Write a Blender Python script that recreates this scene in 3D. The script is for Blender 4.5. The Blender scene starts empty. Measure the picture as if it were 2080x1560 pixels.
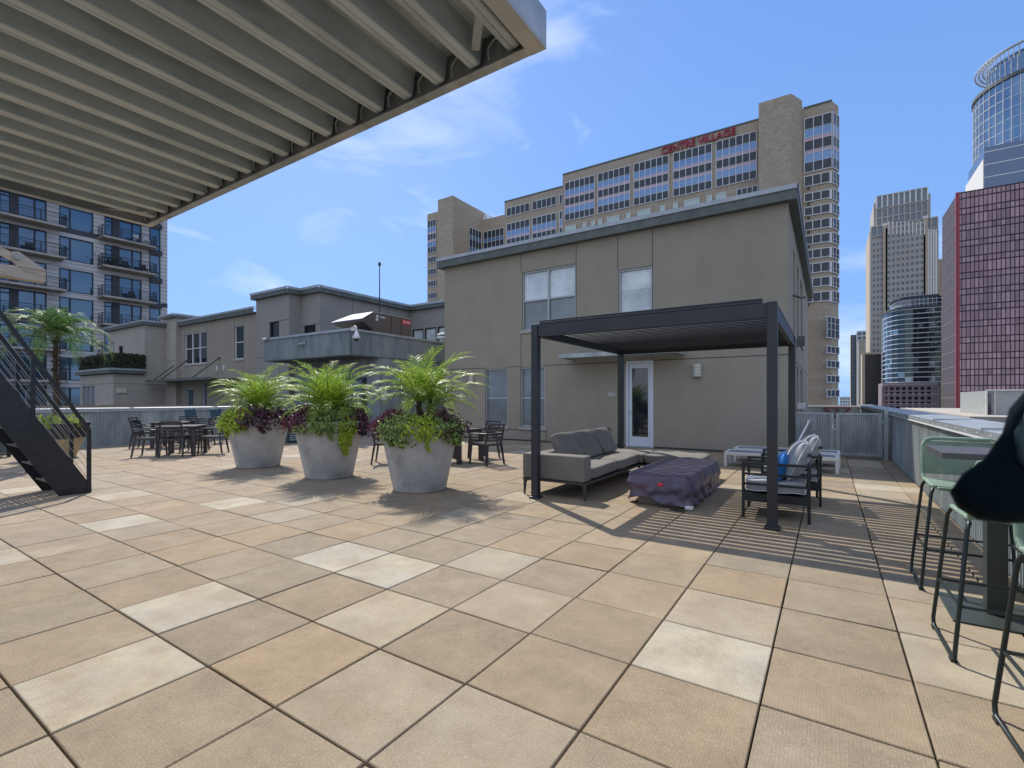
import bpy, math, random
from math import sin, cos, pi, radians as R
from mathutils import Matrix, Vector
random.seed(7)
S = bpy.context.scene
COL = S.collection

# ------------------------------------------------------------------ camera
PSI, FPX, HOR, EYE = .579, 983., 810., 1.389      # yaw, focal length and horizon in 2080-px units, eye height
cd = bpy.data.cameras.new('camera'); cam = bpy.data.objects.new('camera', cd); COL.objects.link(cam)
cam.location = (0, 0, EYE); cam.rotation_euler = (R(90), 0, PSI)
cd.sensor_width = 36; cd.lens = FPX / 2080 * 36; cd.shift_y = (HOR - 780) / 2080
cd.clip_start = .05; cd.clip_end = 6000
cd.dof.use_dof = True; cd.dof.focus_distance = 9; cd.dof.aperture_fstop = cd.lens / 3.2
S.camera = cam
# ------------------------------------------------------------------ sky and sun
SX, SY, SZ = -.68, .467, 1.0
sd = Vector((SX, SY, SZ)).normalized()
elev = math.asin(sd.z); azi = math.atan2(sd.x, sd.y)
W = bpy.data.worlds.new('World'); S.world = W; W.use_nodes = True
nt = W.node_tree; N = nt.nodes; L = nt.links
bg = N['Background']; bg.inputs[1].default_value = .15
sk = N.new('ShaderNodeTexSky'); sk.sky_type = 'NISHITA'; sk.sun_disc = False
sk.sun_elevation = elev; sk.sun_rotation = azi; sk.air_density = 1.25; sk.dust_density = .25; sk.ozone_density = 3.2
tc = N.new('ShaderNodeTexCoord'); mp = N.new('ShaderNodeMapping'); mp.inputs['Scale'].default_value = (1.0, 1.3, 3.4)
mp.inputs['Rotation'].default_value = (0, R(12), R(20))
nz = N.new('ShaderNodeTexNoise'); nz.inputs['Scale'].default_value = 2.1; nz.inputs['Detail'].default_value = 7; nz.inputs['Roughness'].default_value = .56
nz.inputs['Distortion'].default_value = .5
# extra cloud added out of view behind the camera to fill the shaded faces
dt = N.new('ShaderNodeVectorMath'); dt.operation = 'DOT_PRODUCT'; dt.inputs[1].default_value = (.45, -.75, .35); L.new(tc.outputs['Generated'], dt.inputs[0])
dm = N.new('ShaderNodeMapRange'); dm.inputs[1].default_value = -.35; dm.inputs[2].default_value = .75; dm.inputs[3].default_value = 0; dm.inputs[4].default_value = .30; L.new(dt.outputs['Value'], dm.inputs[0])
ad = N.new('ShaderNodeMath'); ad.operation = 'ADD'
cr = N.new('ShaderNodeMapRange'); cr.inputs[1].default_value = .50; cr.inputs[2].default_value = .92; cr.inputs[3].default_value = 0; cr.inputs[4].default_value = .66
mx = N.new('ShaderNodeMixRGB'); mx.inputs[2].default_value = (5.6, 5.7, 6.0, 1)
hs = N.new('ShaderNodeHueSaturation'); hs.inputs['Saturation'].default_value = 1.05
vm = N.new('ShaderNodeVectorMath'); vm.operation = 'MULTIPLY_ADD'; vm.inputs[1].default_value = (1, 1, .6); vm.inputs[2].default_value = (0, 0, .42)
vn = N.new('ShaderNodeVectorMath'); vn.operation = 'NORMALIZE'; L.new(tc.outputs['Generated'], vm.inputs[0]); L.new(vm.outputs[0], vn.inputs[0]); L.new(vn.outputs[0], sk.inputs[0])
gm = N.new('ShaderNodeSeparateXYZ'); L.new(tc.outputs['Generated'], gm.inputs[0])
gr = N.new('ShaderNodeMapRange'); gr.inputs[1].default_value = 0; gr.inputs[2].default_value = .6; L.new(gm.outputs['Z'], gr.inputs[0])
g2 = N.new('ShaderNodeMixRGB'); g2.inputs[1].default_value = (.92, 1.82, 3.6, 1); g2.inputs[2].default_value = (.50, 1.14, 2.95, 1); L.new(gr.outputs[0], g2.inputs[0])
g3 = N.new('ShaderNodeMixRGB'); g3.inputs[0].default_value = .72; L.new(hs.outputs[0], g3.inputs[1]); L.new(g2.outputs[0], g3.inputs[2])
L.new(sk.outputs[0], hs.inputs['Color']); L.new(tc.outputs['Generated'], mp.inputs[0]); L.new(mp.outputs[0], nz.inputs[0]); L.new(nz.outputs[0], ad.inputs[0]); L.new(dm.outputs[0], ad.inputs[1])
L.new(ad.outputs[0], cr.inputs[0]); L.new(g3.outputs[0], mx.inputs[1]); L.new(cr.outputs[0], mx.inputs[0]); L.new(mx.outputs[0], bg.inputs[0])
sl = bpy.data.lights.new('sun', 'SUN'); sl.energy = 3.35; sl.angle = R(.5); sl.color = (1, .94, .84)
so = bpy.data.objects.new('sun', sl); COL.objects.link(so); so.location = (-40, 30, 60)
so.rotation_euler = sd.to_track_quat('Z', 'Y').to_euler()
S.view_settings.view_transform = 'Standard'; S.view_settings.look = 'None'; S.view_settings.gamma = 1
S.view_settings.exposure = .78

# ------------------------------------------------------------------ measuring: a photo pixel and a known plane give a place
CS, SN = cos(PSI), sin(PSI)
def ray(px, py):
    r = (px - 1040) / FPX; u = -(py - HOR) / FPX
    return (r * CS - SN, CS + r * SN, u)
def G(px, py, z=0):
    d = ray(px, py); t = (z - EYE) / d[2]; return (d[0] * t, d[1] * t)
def PY(px, py, Y):
    d = ray(px, py); t = Y / d[1]; return (d[0] * t, EYE + d[2] * t)
def PX(px, py, X):
    d = ray(px, py); t = X / d[0]; return (d[1] * t, EYE + d[2] * t)

# ------------------------------------------------------------------ objects
def tag(o, label=None, cat=None, group=None, kind=None):
    if label: o['label'] = label
    if cat: o['category'] = cat
    if group: o['group'] = group
    if kind: o['kind'] = kind
    return o
def E(name, loc, label=None, cat=None, group=None, rz=0, kind=None):
    o = bpy.data.objects.new(name, None); COL.objects.link(o); o.location = loc; o.rotation_euler = (0, 0, rz)
    o.empty_display_size = .1
    return tag(o, label, cat, group, kind)
def dup(root, loc, rz, label, parent=None):
    m = {}
    def cp(o, par):
        c = o.copy(); COL.objects.link(c)
        if par: c.parent = par
        for ch in o.children: cp(ch, c)
        return c
    r = cp(root, None); r.location = loc; r.rotation_euler = (0, 0, rz)
    if label: r['label'] = label
    return r

class MB:
    def __init__(s): s.v = []; s.f = []; s.m = []; s.c = 0; s.T = None
    def add(s, vs, fs):
        b = len(s.v)
        if s.T is not None: vs = [tuple(s.T @ Vector(p)) for p in vs]
        s.v += [tuple(p) for p in vs]; s.f += [tuple(b + i for i in f) for f in fs]; s.m += [s.c] * len(fs)
    def box(s, x0, x1, y0, y1, z0, z1):
        s.add([(x0,y0,z0),(x1,y0,z0),(x1,y1,z0),(x0,y1,z0),(x0,y0,z1),(x1,y0,z1),(x1,y1,z1),(x0,y1,z1)],
              [(0,3,2,1),(4,5,6,7),(0,1,5,4),(1,2,6,5),(2,3,7,6),(3,0,4,7)])
    def bar(s, p, q, w, h=None, w2=None, h2=None):
        p = Vector(p); q = Vector(q); h = h or w; w2 = w2 or w; h2 = h2 or h
        d = (q - p).normalized(); up = Vector((0, 0, 1)) if abs(d.z) < .92 else Vector((0, 1, 0))
        a = d.cross(up).normalized(); b = a.cross(d)
        vs = []
        for c, ww, hh in ((p, w, h), (q, w2, h2)):
            vs += [c - a*ww/2 - b*hh/2, c + a*ww/2 - b*hh/2, c + a*ww/2 + b*hh/2, c - a*ww/2 + b*hh/2]
        s.add(vs, [(0,1,2,3),(7,6,5,4),(0,4,5,1),(1,5,6,2),(2,6,7,3),(3,7,4,0)])
    def tube(s, pts, r, n=8, r2=None):
        pts = [Vector(p) for p in pts]; k = len(pts); vs = []; prev = None
        for i, p in enumerate(pts):
            d = (pts[min(i+1, k-1)] - pts[max(i-1, 0)]).normalized()
            if prev is None:
                up = Vector((0,0,1)) if abs(d.z) < .9 else Vector((1,0,0)); a = d.cross(up).normalized()
            else: a = (prev - d * prev.dot(d)).normalized()
            prev = a; b = d.cross(a)
            rr = r if r2 is None else r + (r2 - r) * i / max(k-1, 1)
            vs += [p + (a*cos(2*pi*j/n) + b*sin(2*pi*j/n)) * rr for j in range(n)]
        fs = [(i*n+j, i*n+(j+1)%n, (i+1)*n+(j+1)%n, (i+1)*n+j) for i in range(k-1) for j in range(n)]
        fs += [tuple(range(n))[::-1], tuple((k-1)*n+j for j in range(n))]
        s.add(vs, fs)
    def lathe(s, prof, c=(0,0,0), n=48, a0=0, a1=2*pi, cap=True):
        full = abs(a1 - a0 - 2*pi) < 1e-6; m = n if full else n + 1
        vs = [(c[0] + r*cos(a0+(a1-a0)*j/n), c[1] + r*sin(a0+(a1-a0)*j/n), c[2] + z) for r, z in prof for j in range(m)]
        fs = [(i*m+j, i*m+(j+1)%m, (i+1)*m+(j+1)%m, (i+1)*m+j) for i in range(len(prof)-1) for j in range(n)]
        if cap and full: fs += [tuple(range(m))[::-1], tuple((len(prof)-1)*m+j for j in range(m))]
        s.add(vs, fs)
    def ball(s, c, r, n=10, sx=1, sy=1, sz=1):
        vs = [(c[0], c[1], c[2]-r*sz)]; k = n//2
        for i in range(1, k):
            t = -pi/2 + pi*i/k
            vs += [(c[0]+r*sx*cos(t)*cos(2*pi*j/n), c[1]+r*sy*cos(t)*sin(2*pi*j/n), c[2]+r*sz*sin(t)) for j in range(n)]
        vs.append((c[0], c[1], c[2]+r*sz)); top = len(vs)-1
        fs = [(0, 1+(j+1)%n, 1+j) for j in range(n)] + [(top, 1+(k-2)*n+j, 1+(k-2)*n+(j+1)%n) for j in range(n)]
        fs += [(1+i*n+j, 1+i*n+(j+1)%n, 1+(i+1)*n+(j+1)%n, 1+(i+1)*n+j) for i in range(k-2) for j in range(n)]
        s.add(vs, fs)
    def prism(s, poly, z0, z1):
        n = len(poly)
        s.add([(x, y, z0) for x, y in poly] + [(x, y, z1) for x, y in poly],
              [tuple(range(n))[::-1], tuple(range(n, 2*n))] + [(i, (i+1)%n, n+(i+1)%n, n+i) for i in range(n)])
    def corr(s, P, u0, u1, z0, z1, pitch, dep, flat=.3):
        """corrugated sheet: P(u, d, z) places it"""
        n = max(2, int(round((u1-u0)/pitch))); p = (u1-u0)/n; prof = []
        for i in range(n):
            a = u0 + i*p
            prof += [(a, 0), (a+p*flat, 0), (a+p*.5, dep), (a+p*(.5+flat), dep)]
        prof.append((u1, 0)); k = len(prof)
        s.add([P(u, d, z0) for u, d in prof] + [P(u, d, z1) for u, d in prof], [(i, i+1, k+i+1, k+i) for i in range(k-1)])
    def build(s, name, mats, parent=None, bevel=0, smooth=False, local=False, seg=2):
        off = Vector((0,0,0))
        if parent is not None and not local:
            o = parent
            while o is not None: off += o.location; o = o.parent
        me = bpy.data.meshes.new(name); me.from_pydata([tuple(Vector(p) - off) for p in s.v], [], s.f)
        if not isinstance(mats, (list, tuple)): mats = [mats]
        for m in mats: me.materials.append(m)
        me.polygons.foreach_set('material_index', s.m)
        if smooth: me.polygons.foreach_set('use_smooth', [True]*len(s.f))
        me.update(); me.validate()
        ob = bpy.data.objects.new(name, me); COL.objects.link(ob)
        if parent is not None: ob.parent = parent
        if bevel:
            b = ob.modifiers.new('bevel', 'BEVEL'); b.width = bevel; b.segments = seg; b.limit_method = 'ANGLE'; b.angle_limit = R(35)
        return ob
def one(name, mb, mats, label, cat, group=None, kind=None, loc=None, **k):
    """a thing that is one mesh, origin at its base"""
    if loc is None:
        xs = [p[0] for p in mb.v]; ys = [p[1] for p in mb.v]; zs = [p[2] for p in mb.v]
        loc = ((min(xs)+max(xs))/2, (min(ys)+max(ys))/2, min(zs))
    l = Vector(loc); mb.v = [tuple(Vector(p)-l) for p in mb.v]
    o = mb.build(name, mats, None, **k); o.location = l
    return tag(o, label, cat, group, kind)

# ------------------------------------------------------------------ materials
def mat(name, c, r=.6, m=0, c2=None, ns=3, nd=5, st=(1,1,1), lo=.4, hi=.62, bs=0, bst=0, spec=.5, c3=None, n3=.4, coat=0, isl=0, tl=0, cs=1, streak=0):
    M = bpy.data.materials.new(name); M.use_nodes = True; nt = M.node_tree; N = nt.nodes; L = nt.links
    b = N['Principled BSDF']; b.inputs['Roughness'].default_value = r; b.inputs['Metallic'].default_value = m
    b.inputs['Specular IOR Level'].default_value = spec; b.inputs['Coat Weight'].default_value = coat; b.inputs['Coat Roughness'].default_value = .05
    tcn = N.new('ShaderNodeTexCoord'); mpn = N.new('ShaderNodeMapping'); mpn.inputs['Scale'].default_value = st; L.new(tcn.outputs['Object'], mpn.inputs[0])
    rgb = N.new('ShaderNodeRGB'); rgb.outputs[0].default_value = (*c, 1); out = rgb.outputs[0]
    def noise(sc, det, lo, hi):
        n = N.new('ShaderNodeTexNoise'); n.inputs['Scale'].default_value = sc; n.inputs['Detail'].default_value = det; n.inputs['Roughness'].default_value = .62
        L.new(mpn.outputs[0], n.inputs[0]); q = N.new('ShaderNodeMapRange'); q.inputs[1].default_value = lo; q.inputs[2].default_value = hi; L.new(n.outputs[0], q.inputs[0]); return q.outputs[0]
    def mix(fac, a, col):
        x = N.new('ShaderNodeMixRGB'); L.new(fac, x.inputs[0]); L.new(a, x.inputs[1]); x.inputs[2].default_value = (*col, 1); return x.outputs[0]
    if c2: out = mix(noise(ns, nd, lo, hi), out, c2)
    if c3: out = mix(noise(n3, 4, .5, .72), out, c3)
    if streak:
        m2 = N.new('ShaderNodeMapping'); m2.inputs['Scale'].default_value = (2.2,2.2,.3); L.new(tcn.outputs['Object'], m2.inputs[0])
        n = N.new('ShaderNodeTexNoise'); n.inputs['Scale'].default_value = 1.6; n.inputs['Detail'].default_value = 7; n.inputs['Roughness'].default_value = .7; L.new(m2.outputs[0], n.inputs[0])
        q = N.new('ShaderNodeMapRange'); q.inputs[1].default_value = .35; q.inputs[2].default_value = .7; q.inputs[3].default_value = 1+streak*.5; q.inputs[4].default_value = 1-streak; L.new(n.outputs[0], q.inputs[0])
        h = N.new('ShaderNodeHueSaturation'); L.new(q.outputs[0], h.inputs['Value']); L.new(out, h.inputs['Color']); out = h.outputs[0]
    if isl:
        g = N.new('ShaderNodeNewGeometry'); q = N.new('ShaderNodeMapRange'); q.inputs[3].default_value = 1-isl; q.inputs[4].default_value = 1+isl
        L.new(g.outputs['Random Per Island'], q.inputs[0]); h = N.new('ShaderNodeHueSaturation'); L.new(q.outputs[0], h.inputs['Value']); L.new(out, h.inputs['Color']); out = h.outputs[0]
    L.new(out, b.inputs['Base Color'])
    if bs:
        n = N.new('ShaderNodeTexNoise'); n.inputs['Scale'].default_value = bs; n.inputs['Detail'].default_value = 4; L.new(mpn.outputs[0], n.inputs[0])
        bp = N.new('ShaderNodeBump'); bp.inputs['Strength'].default_value = bst; bp.inputs['Distance'].default_value = .01; L.new(n.outputs[0], bp.inputs['Height']); L.new(bp.outputs[0], b.inputs['Normal'])
    if tl:
        t = N.new('ShaderNodeBsdfTranslucent'); L.new(out, t.inputs[0]); x = N.new('ShaderNodeMixShader'); x.inputs[0].default_value = tl
        L.new(b.outputs[0], x.inputs[1]); L.new(t.outputs[0], x.inputs[2]); L.new(x.outputs[0], N['Material Output'].inputs[0])
    return M
GALB = mat('galvanised_blue_grey', (.20,.235,.25), .55, .2, c2=(.14,.17,.185), ns=4, st=(1,1,.25), c3=(.27,.3,.3), n3=1.3)
STUC = mat('stucco', (.288,.258,.205), .92, c2=(.262,.236,.188), ns=1.2, bs=75, bst=.8, c3=(.298,.27,.216), n3=.35, streak=.035)
STUL = mat('stucco_pale', (.36,.335,.29), .92, c2=(.33,.305,.262), ns=1.2, bs=70, bst=.4, streak=.035)
STUG = mat('stucco_grey', (.27,.258,.235), .92, c2=(.24,.23,.21), ns=1.0, bs=70, bst=.4, streak=.035)
JOINT = mat('joint', (.05,.045,.04), .9)
FASC = mat('fascia_metal', (.115,.13,.122), .6, .1, c2=(.085,.10,.092), ns=5, streak=.2)
FASL = mat('fascia_cap_metal', (.36,.39,.41), .45, .3, c2=(.3,.33,.35), ns=2)
GALV = mat('galvanised', (.36,.385,.39), .42, .75, c2=(.27,.30,.31), ns=5, st=(1,1,.35), lo=.42, hi=.6, bs=14, bst=.15)
GALD = mat('galvanised_dull', (.33,.37,.36), .6, .12, c2=(.235,.27,.275), ns=4, st=(1,1,.25), c3=(.46,.50,.47), n3=1.3, bs=12, bst=.1)
GALC = mat('galvanised_cap', (.38,.41,.43), .45, .5, c2=(.30,.33,.35), ns=6, st=(1,.3,1), bs=10, bst=.2)
DECKM = mat('galvanised_deck', (.46,.505,.515), .5, .3, c2=(.34,.38,.39), ns=9, st=(1,.25,1), lo=.42, hi=.6, c3=(.46,.50,.50), n3=2.0, bs=30, bst=.12)
FRAMEM = mat('galvanised_beam', (.30,.325,.335), .45, .5, c2=(.20,.19,.175), ns=7, st=(1,.5,.5), lo=.5, hi=.68, c3=(.5,.48,.45), n3=3, bs=20, bst=.2)
BLKM = mat('black_steel', (.012,.014,.017), .42, .2, c2=(.02,.022,.025), ns=6, bs=60, bst=.05)
PERG = mat('graphite_powder_coat', (.022,.024,.029), .45, .1, c2=(.028,.03,.034), ns=3)
CHRM = mat('charcoal_resin', (.028,.026,.03), .38, 0, c2=(.04,.036,.04), ns=8)
CONC = mat('planter_concrete', (.42,.41,.39), .85, c2=(.33,.33,.32), ns=2.5, lo=.42, hi=.66, c3=(.24,.25,.25), n3=3.2, bs=40, bst=.25, streak=.12)
SOIL = mat('soil', (.03,.02,.013), .95)
LEAFP = mat('palm_leaf', (.30,.41,.045), .42, isl=.5, tl=.4, c2=(.19,.31,.035), ns=3)
LEAFD = mat('palm_leaf_dark', (.055,.12,.03), .4, isl=.45, tl=.3, c2=(.09,.16,.03), ns=3)
LIME = mat('lime_leaf', (.36,.46,.04), .5, isl=.4, tl=.35)
GRNL = mat('variegated_leaf', (.17,.25,.05), .5, isl=.5, tl=.3, c2=(.28,.36,.12), ns=25)
PURP = mat('purple_leaf', (.055,.02,.04), .4, isl=.6, tl=.15, c2=(.11,.035,.05), ns=6)
BURG = mat('burgundy_leaf', (.16,.035,.055), .4, isl=.5, tl=.2, c2=(.09,.02,.05), ns=8)
TRNK = mat('palm_trunk', (.075,.052,.032), .95, c2=(.05,.035,.02), ns=14, bs=40, bst=.8)
SOFA = mat('taupe_fabric', (.17,.158,.138), .95, c2=(.15,.139,.12), ns=5, bs=300, bst=.25)
SOFAD = mat('sofa_dark_frame', (.045,.045,.045), .5, .3)
CUSH = mat('grey_cushion_fabric', (.36,.38,.40), .9, c2=(.30,.32,.34), ns=5, bs=250, bst=.2)
PIPE = mat('white_piping', (.62,.62,.6), .8)
BLUE = mat('blue_fabric', (.015,.14,.45), .75, c2=(.02,.2,.55), ns=6, bs=200, bst=.2)
WHTM = mat('white_aluminium', (.62,.62,.6), .4)
MESHG = mat('grey_mesh_fabric', (.16,.17,.18), .8)
STOOLG = mat('sage_green_rope', (.19,.27,.20), .7, c2=(.15,.225,.17), ns=10)
STOOLF = mat('dark_green_tube', (.02,.03,.03), .35, .3)
STOOLB = mat('blue_rope', (.03,.10,.15), .6)
TBLT = mat('slate_table_top', (.06,.06,.065), .4, c2=(.075,.072,.075), ns=9)
TBLG = mat('dark_green_metal', (.035,.045,.042), .45, .1, c2=(.045,.055,.05), ns=5)
WINF = mat('window_aluminium', (.34,.36,.37), .4, .5)
WIND = mat('dark_window_frame', (.02,.025,.035), .4, .2)
GLS = mat('dark_glass', (.012,.016,.02), .04, 0, spec=.7, coat=.3)
CVG = mat('shaded_window_glass', (.035,.045,.055), .25, 0, spec=.4)
GLSB = mat('blue_dark_glass', (.06,.13,.20), .06, .5, spec=1.0, coat=.6)
BLIND = mat('white_blind_behind_glass', (.62,.68,.70), .25, c2=(.42,.49,.52), ns=1.2, coat=.8, st=(1,1,1))
BLINL = mat('grey_blind_behind_glass', (.16,.19,.20), .25, c2=(.12,.14,.15), ns=2, coat=.8)
DOORW = mat('white_door_paint', (.55,.60,.66), .45)
LAMPG = mat('lamp_glass', (.62,.60,.52), .3, c2=(.4,.36,.25), ns=60)
PURC = mat('purple_vinyl_cover', (.10,.078,.125), .36, c2=(.08,.063,.10), ns=4, bs=13, bst=.9)
RED = mat('red_patch', (.55,.03,.05), .5)
BRWN = mat('brown_panel_metal', (.12,.095,.085), .5, .1)
BRIC = mat('tan_brick', (.40,.335,.25), .9, c2=(.27,.225,.17), ns=1.9, nd=9, st=(1,1,2.8), lo=.40, hi=.62, c3=(.40,.34,.265), n3=.25)
PINK = mat('pink_spandrel', (.50,.36,.42), .5)
SPANB = mat('blue_spandrel_glass', (.13,.24,.42), .12, .3, coat=.5)
WHTF = mat('white_frame_paint', (.6,.62,.64), .5)
SIGN = mat('dark_red_sign', (.33,.02,.045), .5)
SIDING = mat('grey_siding', (.56,.56,.56), .8, c2=(.5,.5,.5), ns=.7)
DKPAN = mat('dark_panel', (.055,.06,.07), .7)
CONCS = mat('slab_concrete', (.40,.36,.31), .9, c2=(.3,.27,.24), ns=1.5, bs=6, bst=.2)
STONE = mat('tower_stone', (.37,.35,.32), .85, c2=(.34,.31,.27), ns=.03)
STONP = mat('tower_stone_tan', (.42,.34,.25), .85)
STONL = mat('tower_stone_white', (.62,.6,.56), .8)
TGL = mat('tower_glass', (.15,.18,.20), .3, .2)
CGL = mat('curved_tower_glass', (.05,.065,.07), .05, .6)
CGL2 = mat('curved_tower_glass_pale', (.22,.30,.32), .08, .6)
CAPG = mat('round_tower_glass', (.16,.23,.32), .08, .7, c2=(.24,.34,.42), ns=.08)
REDG = mat('mauve_mirror_glass', (.225,.15,.17), .06, .6, isl=.28)
REDL = mat('red_edge_trim', (.26,.03,.045), .5)
REDM = mat('plum_mullion', (.025,.015,.035), .6)
PODM = mat('mauve_podium_stone', (.22,.17,.19), .7)
ASPH = mat('city_ground', (.07,.07,.068), .95, c2=(.12,.115,.10), ns=.02)
HEDGM = mat('ivy_screen', (.045,.055,.025), .9, isl=.7, c2=(.02,.025,.015), ns=5)
TANW = mat('tan_wood_veneer', (.42,.32,.15), .6, c2=(.34,.25,.11), ns=6, st=(1,1,4))
BLKP = mat('black_plastic', (.01,.01,.012), .5)
DARKF = mat('dark_teal_padding', (.0015,.006,.009), .95, spec=.08)
WHTP = mat('white_plastic', (.6,.6,.6), .5)
LOUV = mat('slate_louver', (.05,.075,.085), .5, .2)
RUSTM = mat('rust_red_steel', (.16,.03,.015), .7)

# paver material: every slab carries its own tone in the mesh
PAV = bpy.data.materials.new('concrete_pavers'); PAV.use_nodes = True
nt = PAV.node_tree; N = nt.nodes; L = nt.links; b = N['Principled BSDF']; b.inputs['Roughness'].default_value = .9
b.inputs['Specular IOR Level'].default_value = .25
at = N.new('ShaderNodeAttribute'); at.attribute_name = 'tone'
tcn = N.new('ShaderNodeTexCoord')
def nz_(sc, det, src, ro=.6):
    n = N.new('ShaderNodeTexNoise'); n.inputs['Scale'].default_value = sc; n.inputs['Detail'].default_value = det; n.inputs['Roughness'].default_value = ro; L.new(src, n.inputs[0]); return n.outputs[0]
def mr(src, a, b_, c, d):
    q = N.new('ShaderNodeMapRange'); q.inputs[1].default_value = a; q.inputs[2].default_value = b_; q.inputs[3].default_value = c; q.inputs[4].default_value = d; L.new(src, q.inputs[0]); return q.outputs[0]
def mul(a, f):
    h = N.new('ShaderNodeHueSaturation'); L.new(a, h.inputs['Color']); L.new(f, h.inputs['Value']); return h.outputs[0]
at2 = N.new('ShaderNodeAttribute'); at2.attribute_name = 'shift'
va = N.new('ShaderNodeVectorMath'); va.operation = 'ADD'; L.new(tcn.outputs['Object'], va.inputs[0]); L.new(at2.outputs['Color'], va.inputs[1])
col = at.outputs['Color']
col = mul(col, mr(nz_(3.2, 10, va.outputs[0], .78), .3, .7, .76, 1.22))
col = mul(col, mr(nz_(170, 3, tcn.outputs['Object'], .75), .3, .7, .78, 1.24))
at3 = N.new('ShaderNodeAttribute'); at3.attribute_name = 'pale'
pm = N.new('ShaderNodeMath'); pm.operation = 'MULTIPLY'; L.new(at3.outputs['Fac'], pm.inputs[0]); L.new(mr(nz_(2.4, 8, va.outputs[0], .7), .36, .6, .35, 1.0), pm.inputs[1])
pc = N.new('ShaderNodeMixRGB'); pc.inputs[1].default_value = (.41,.365,.265,1); pc.inputs[2].default_value = (.35,.32,.265,1); L.new(mr(nz_(1.3, 3, va.outputs[0]), .4, .6, 0, 1), pc.inputs[0])
pcm = mul(pc.outputs[0], mr(nz_(170, 3, tcn.outputs['Object'], .75), .3, .7, .82, 1.18))
x = N.new('ShaderNodeMixRGB'); L.new(pm.outputs[0], x.inputs[0]); L.new(col, x.inputs[1]); L.new(pcm, x.inputs[2]); col = x.outputs[0]
pat = mr(nz_(1.7, 5, va.outputs[0]), .56, .74, 0, .28)
x = N.new('ShaderNodeMixRGB'); L.new(pat, x.inputs[0]); L.new(col, x.inputs[1]); x.inputs[2].default_value = (.42,.37,.28,1); col = x.outputs[0]
st_ = mr(nz_(4.3, 5, va.outputs[0]), .58, .76, 0, .45)
x = N.new('ShaderNodeMixRGB'); L.new(st_, x.inputs[0]); L.new(col, x.inputs[1]); x.inputs[2].default_value = (.27,.20,.135,1); col = x.outputs[0]
sp_ = mr(nz_(420, 0, tcn.outputs['Object']), .73, .78, 0, .8)
x = N.new('ShaderNodeMixRGB'); L.new(sp_, x.inputs[0]); L.new(col, x.inputs[1]); x.inputs[2].default_value = (.62,.56,.45,1); col = x.outputs[0]
L.new(col, b.inputs['Base Color'])
wv = N.new('ShaderNodeTexWave'); wv.inputs['Scale'].default_value = 22; wv.bands_direction = 'X'; wv.inputs['Distortion'].default_value = .6; L.new(tcn.outputs['Object'], wv.inputs[0])
wv2 = N.new('ShaderNodeTexWave'); wv2.inputs['Scale'].default_value = 22; wv2.bands_direction = 'Y'; wv2.inputs['Distortion'].default_value = .6; L.new(tcn.outputs['Object'], wv2.inputs[0])
ma = N.new('ShaderNodeMath'); ma.operation = 'ADD'; L.new(wv.outputs['Fac'], ma.inputs[0]); L.new(wv2.outputs['Fac'], ma.inputs[1])
ma2 = N.new('ShaderNodeMath'); ma2.operation = 'ADD'; L.new(ma.outputs[0], ma2.inputs[0]); L.new(nz_(150, 3, tcn.outputs['Object']), ma2.inputs[1])
bp = N.new('ShaderNodeBump'); bp.inputs['Strength'].default_value = .22; bp.inputs['Distance'].default_value = .002; L.new(ma2.outputs[0], bp.inputs['Height']); L.new(bp.outputs[0], b.inputs['Normal'])

# ================================================================== SETTING
ROOFZ, CITYZ = 0., -24.
g = MB(); g.box(-2600, 2600, -2600, 2600, CITYZ-1, CITYZ); one('ground', g, ASPH, None, None, kind='structure', loc=(0,0,CITYZ-1))
g = MB(); g.box(-17.9, 1.55, -7, 28, CITYZ+.004, -.06); g.box(-48, -18.1, -7, 34, CITYZ+.004, -.06)
one('terrace', g, JOINT, None, None, kind='structure', loc=(0,0,0))
# pavers, grid measured in the photograph
T, X0, Y0 = .61, -.26, .631
def cell(px, py):
    X, Y = G(px, py); return (math.floor((X-X0)/T), math.floor((Y-Y0)/T))
pale = {}
for px, py, a in [(375,1232,1),(220,1390,.9),(750,1410,.95),(1435,1330,1),(690,1125,1),(790,1155,.95),(770,1245,.6),(1465,1240,.45),(980,1140,.5),(1040,1225,.35),
                  (455,1025,1),(240,1062,.95),(265,1008,.9),(1790,993,1),(620,1010,.4),(1950,1310,.55),(1880,1240,.5),(30,1000,.9),(900,1500,.35),(960,1048,.5),(1030,1010,.4),
                  (700,936,.9),(590,928,.9),(480,945,.7),(470,975,.5),(20,1130,.7),(60,1540,.5),(1950,1190,.4),(560,1045,.45),(1700,940,.2),(760,1480,.3)]:
    pale[cell(px, py)] = a
g = MB(); tones = []; shifts = []; pales = []
Xmin, Xmax = -17.68, 1.2
rnd = random.Random(3)
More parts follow.
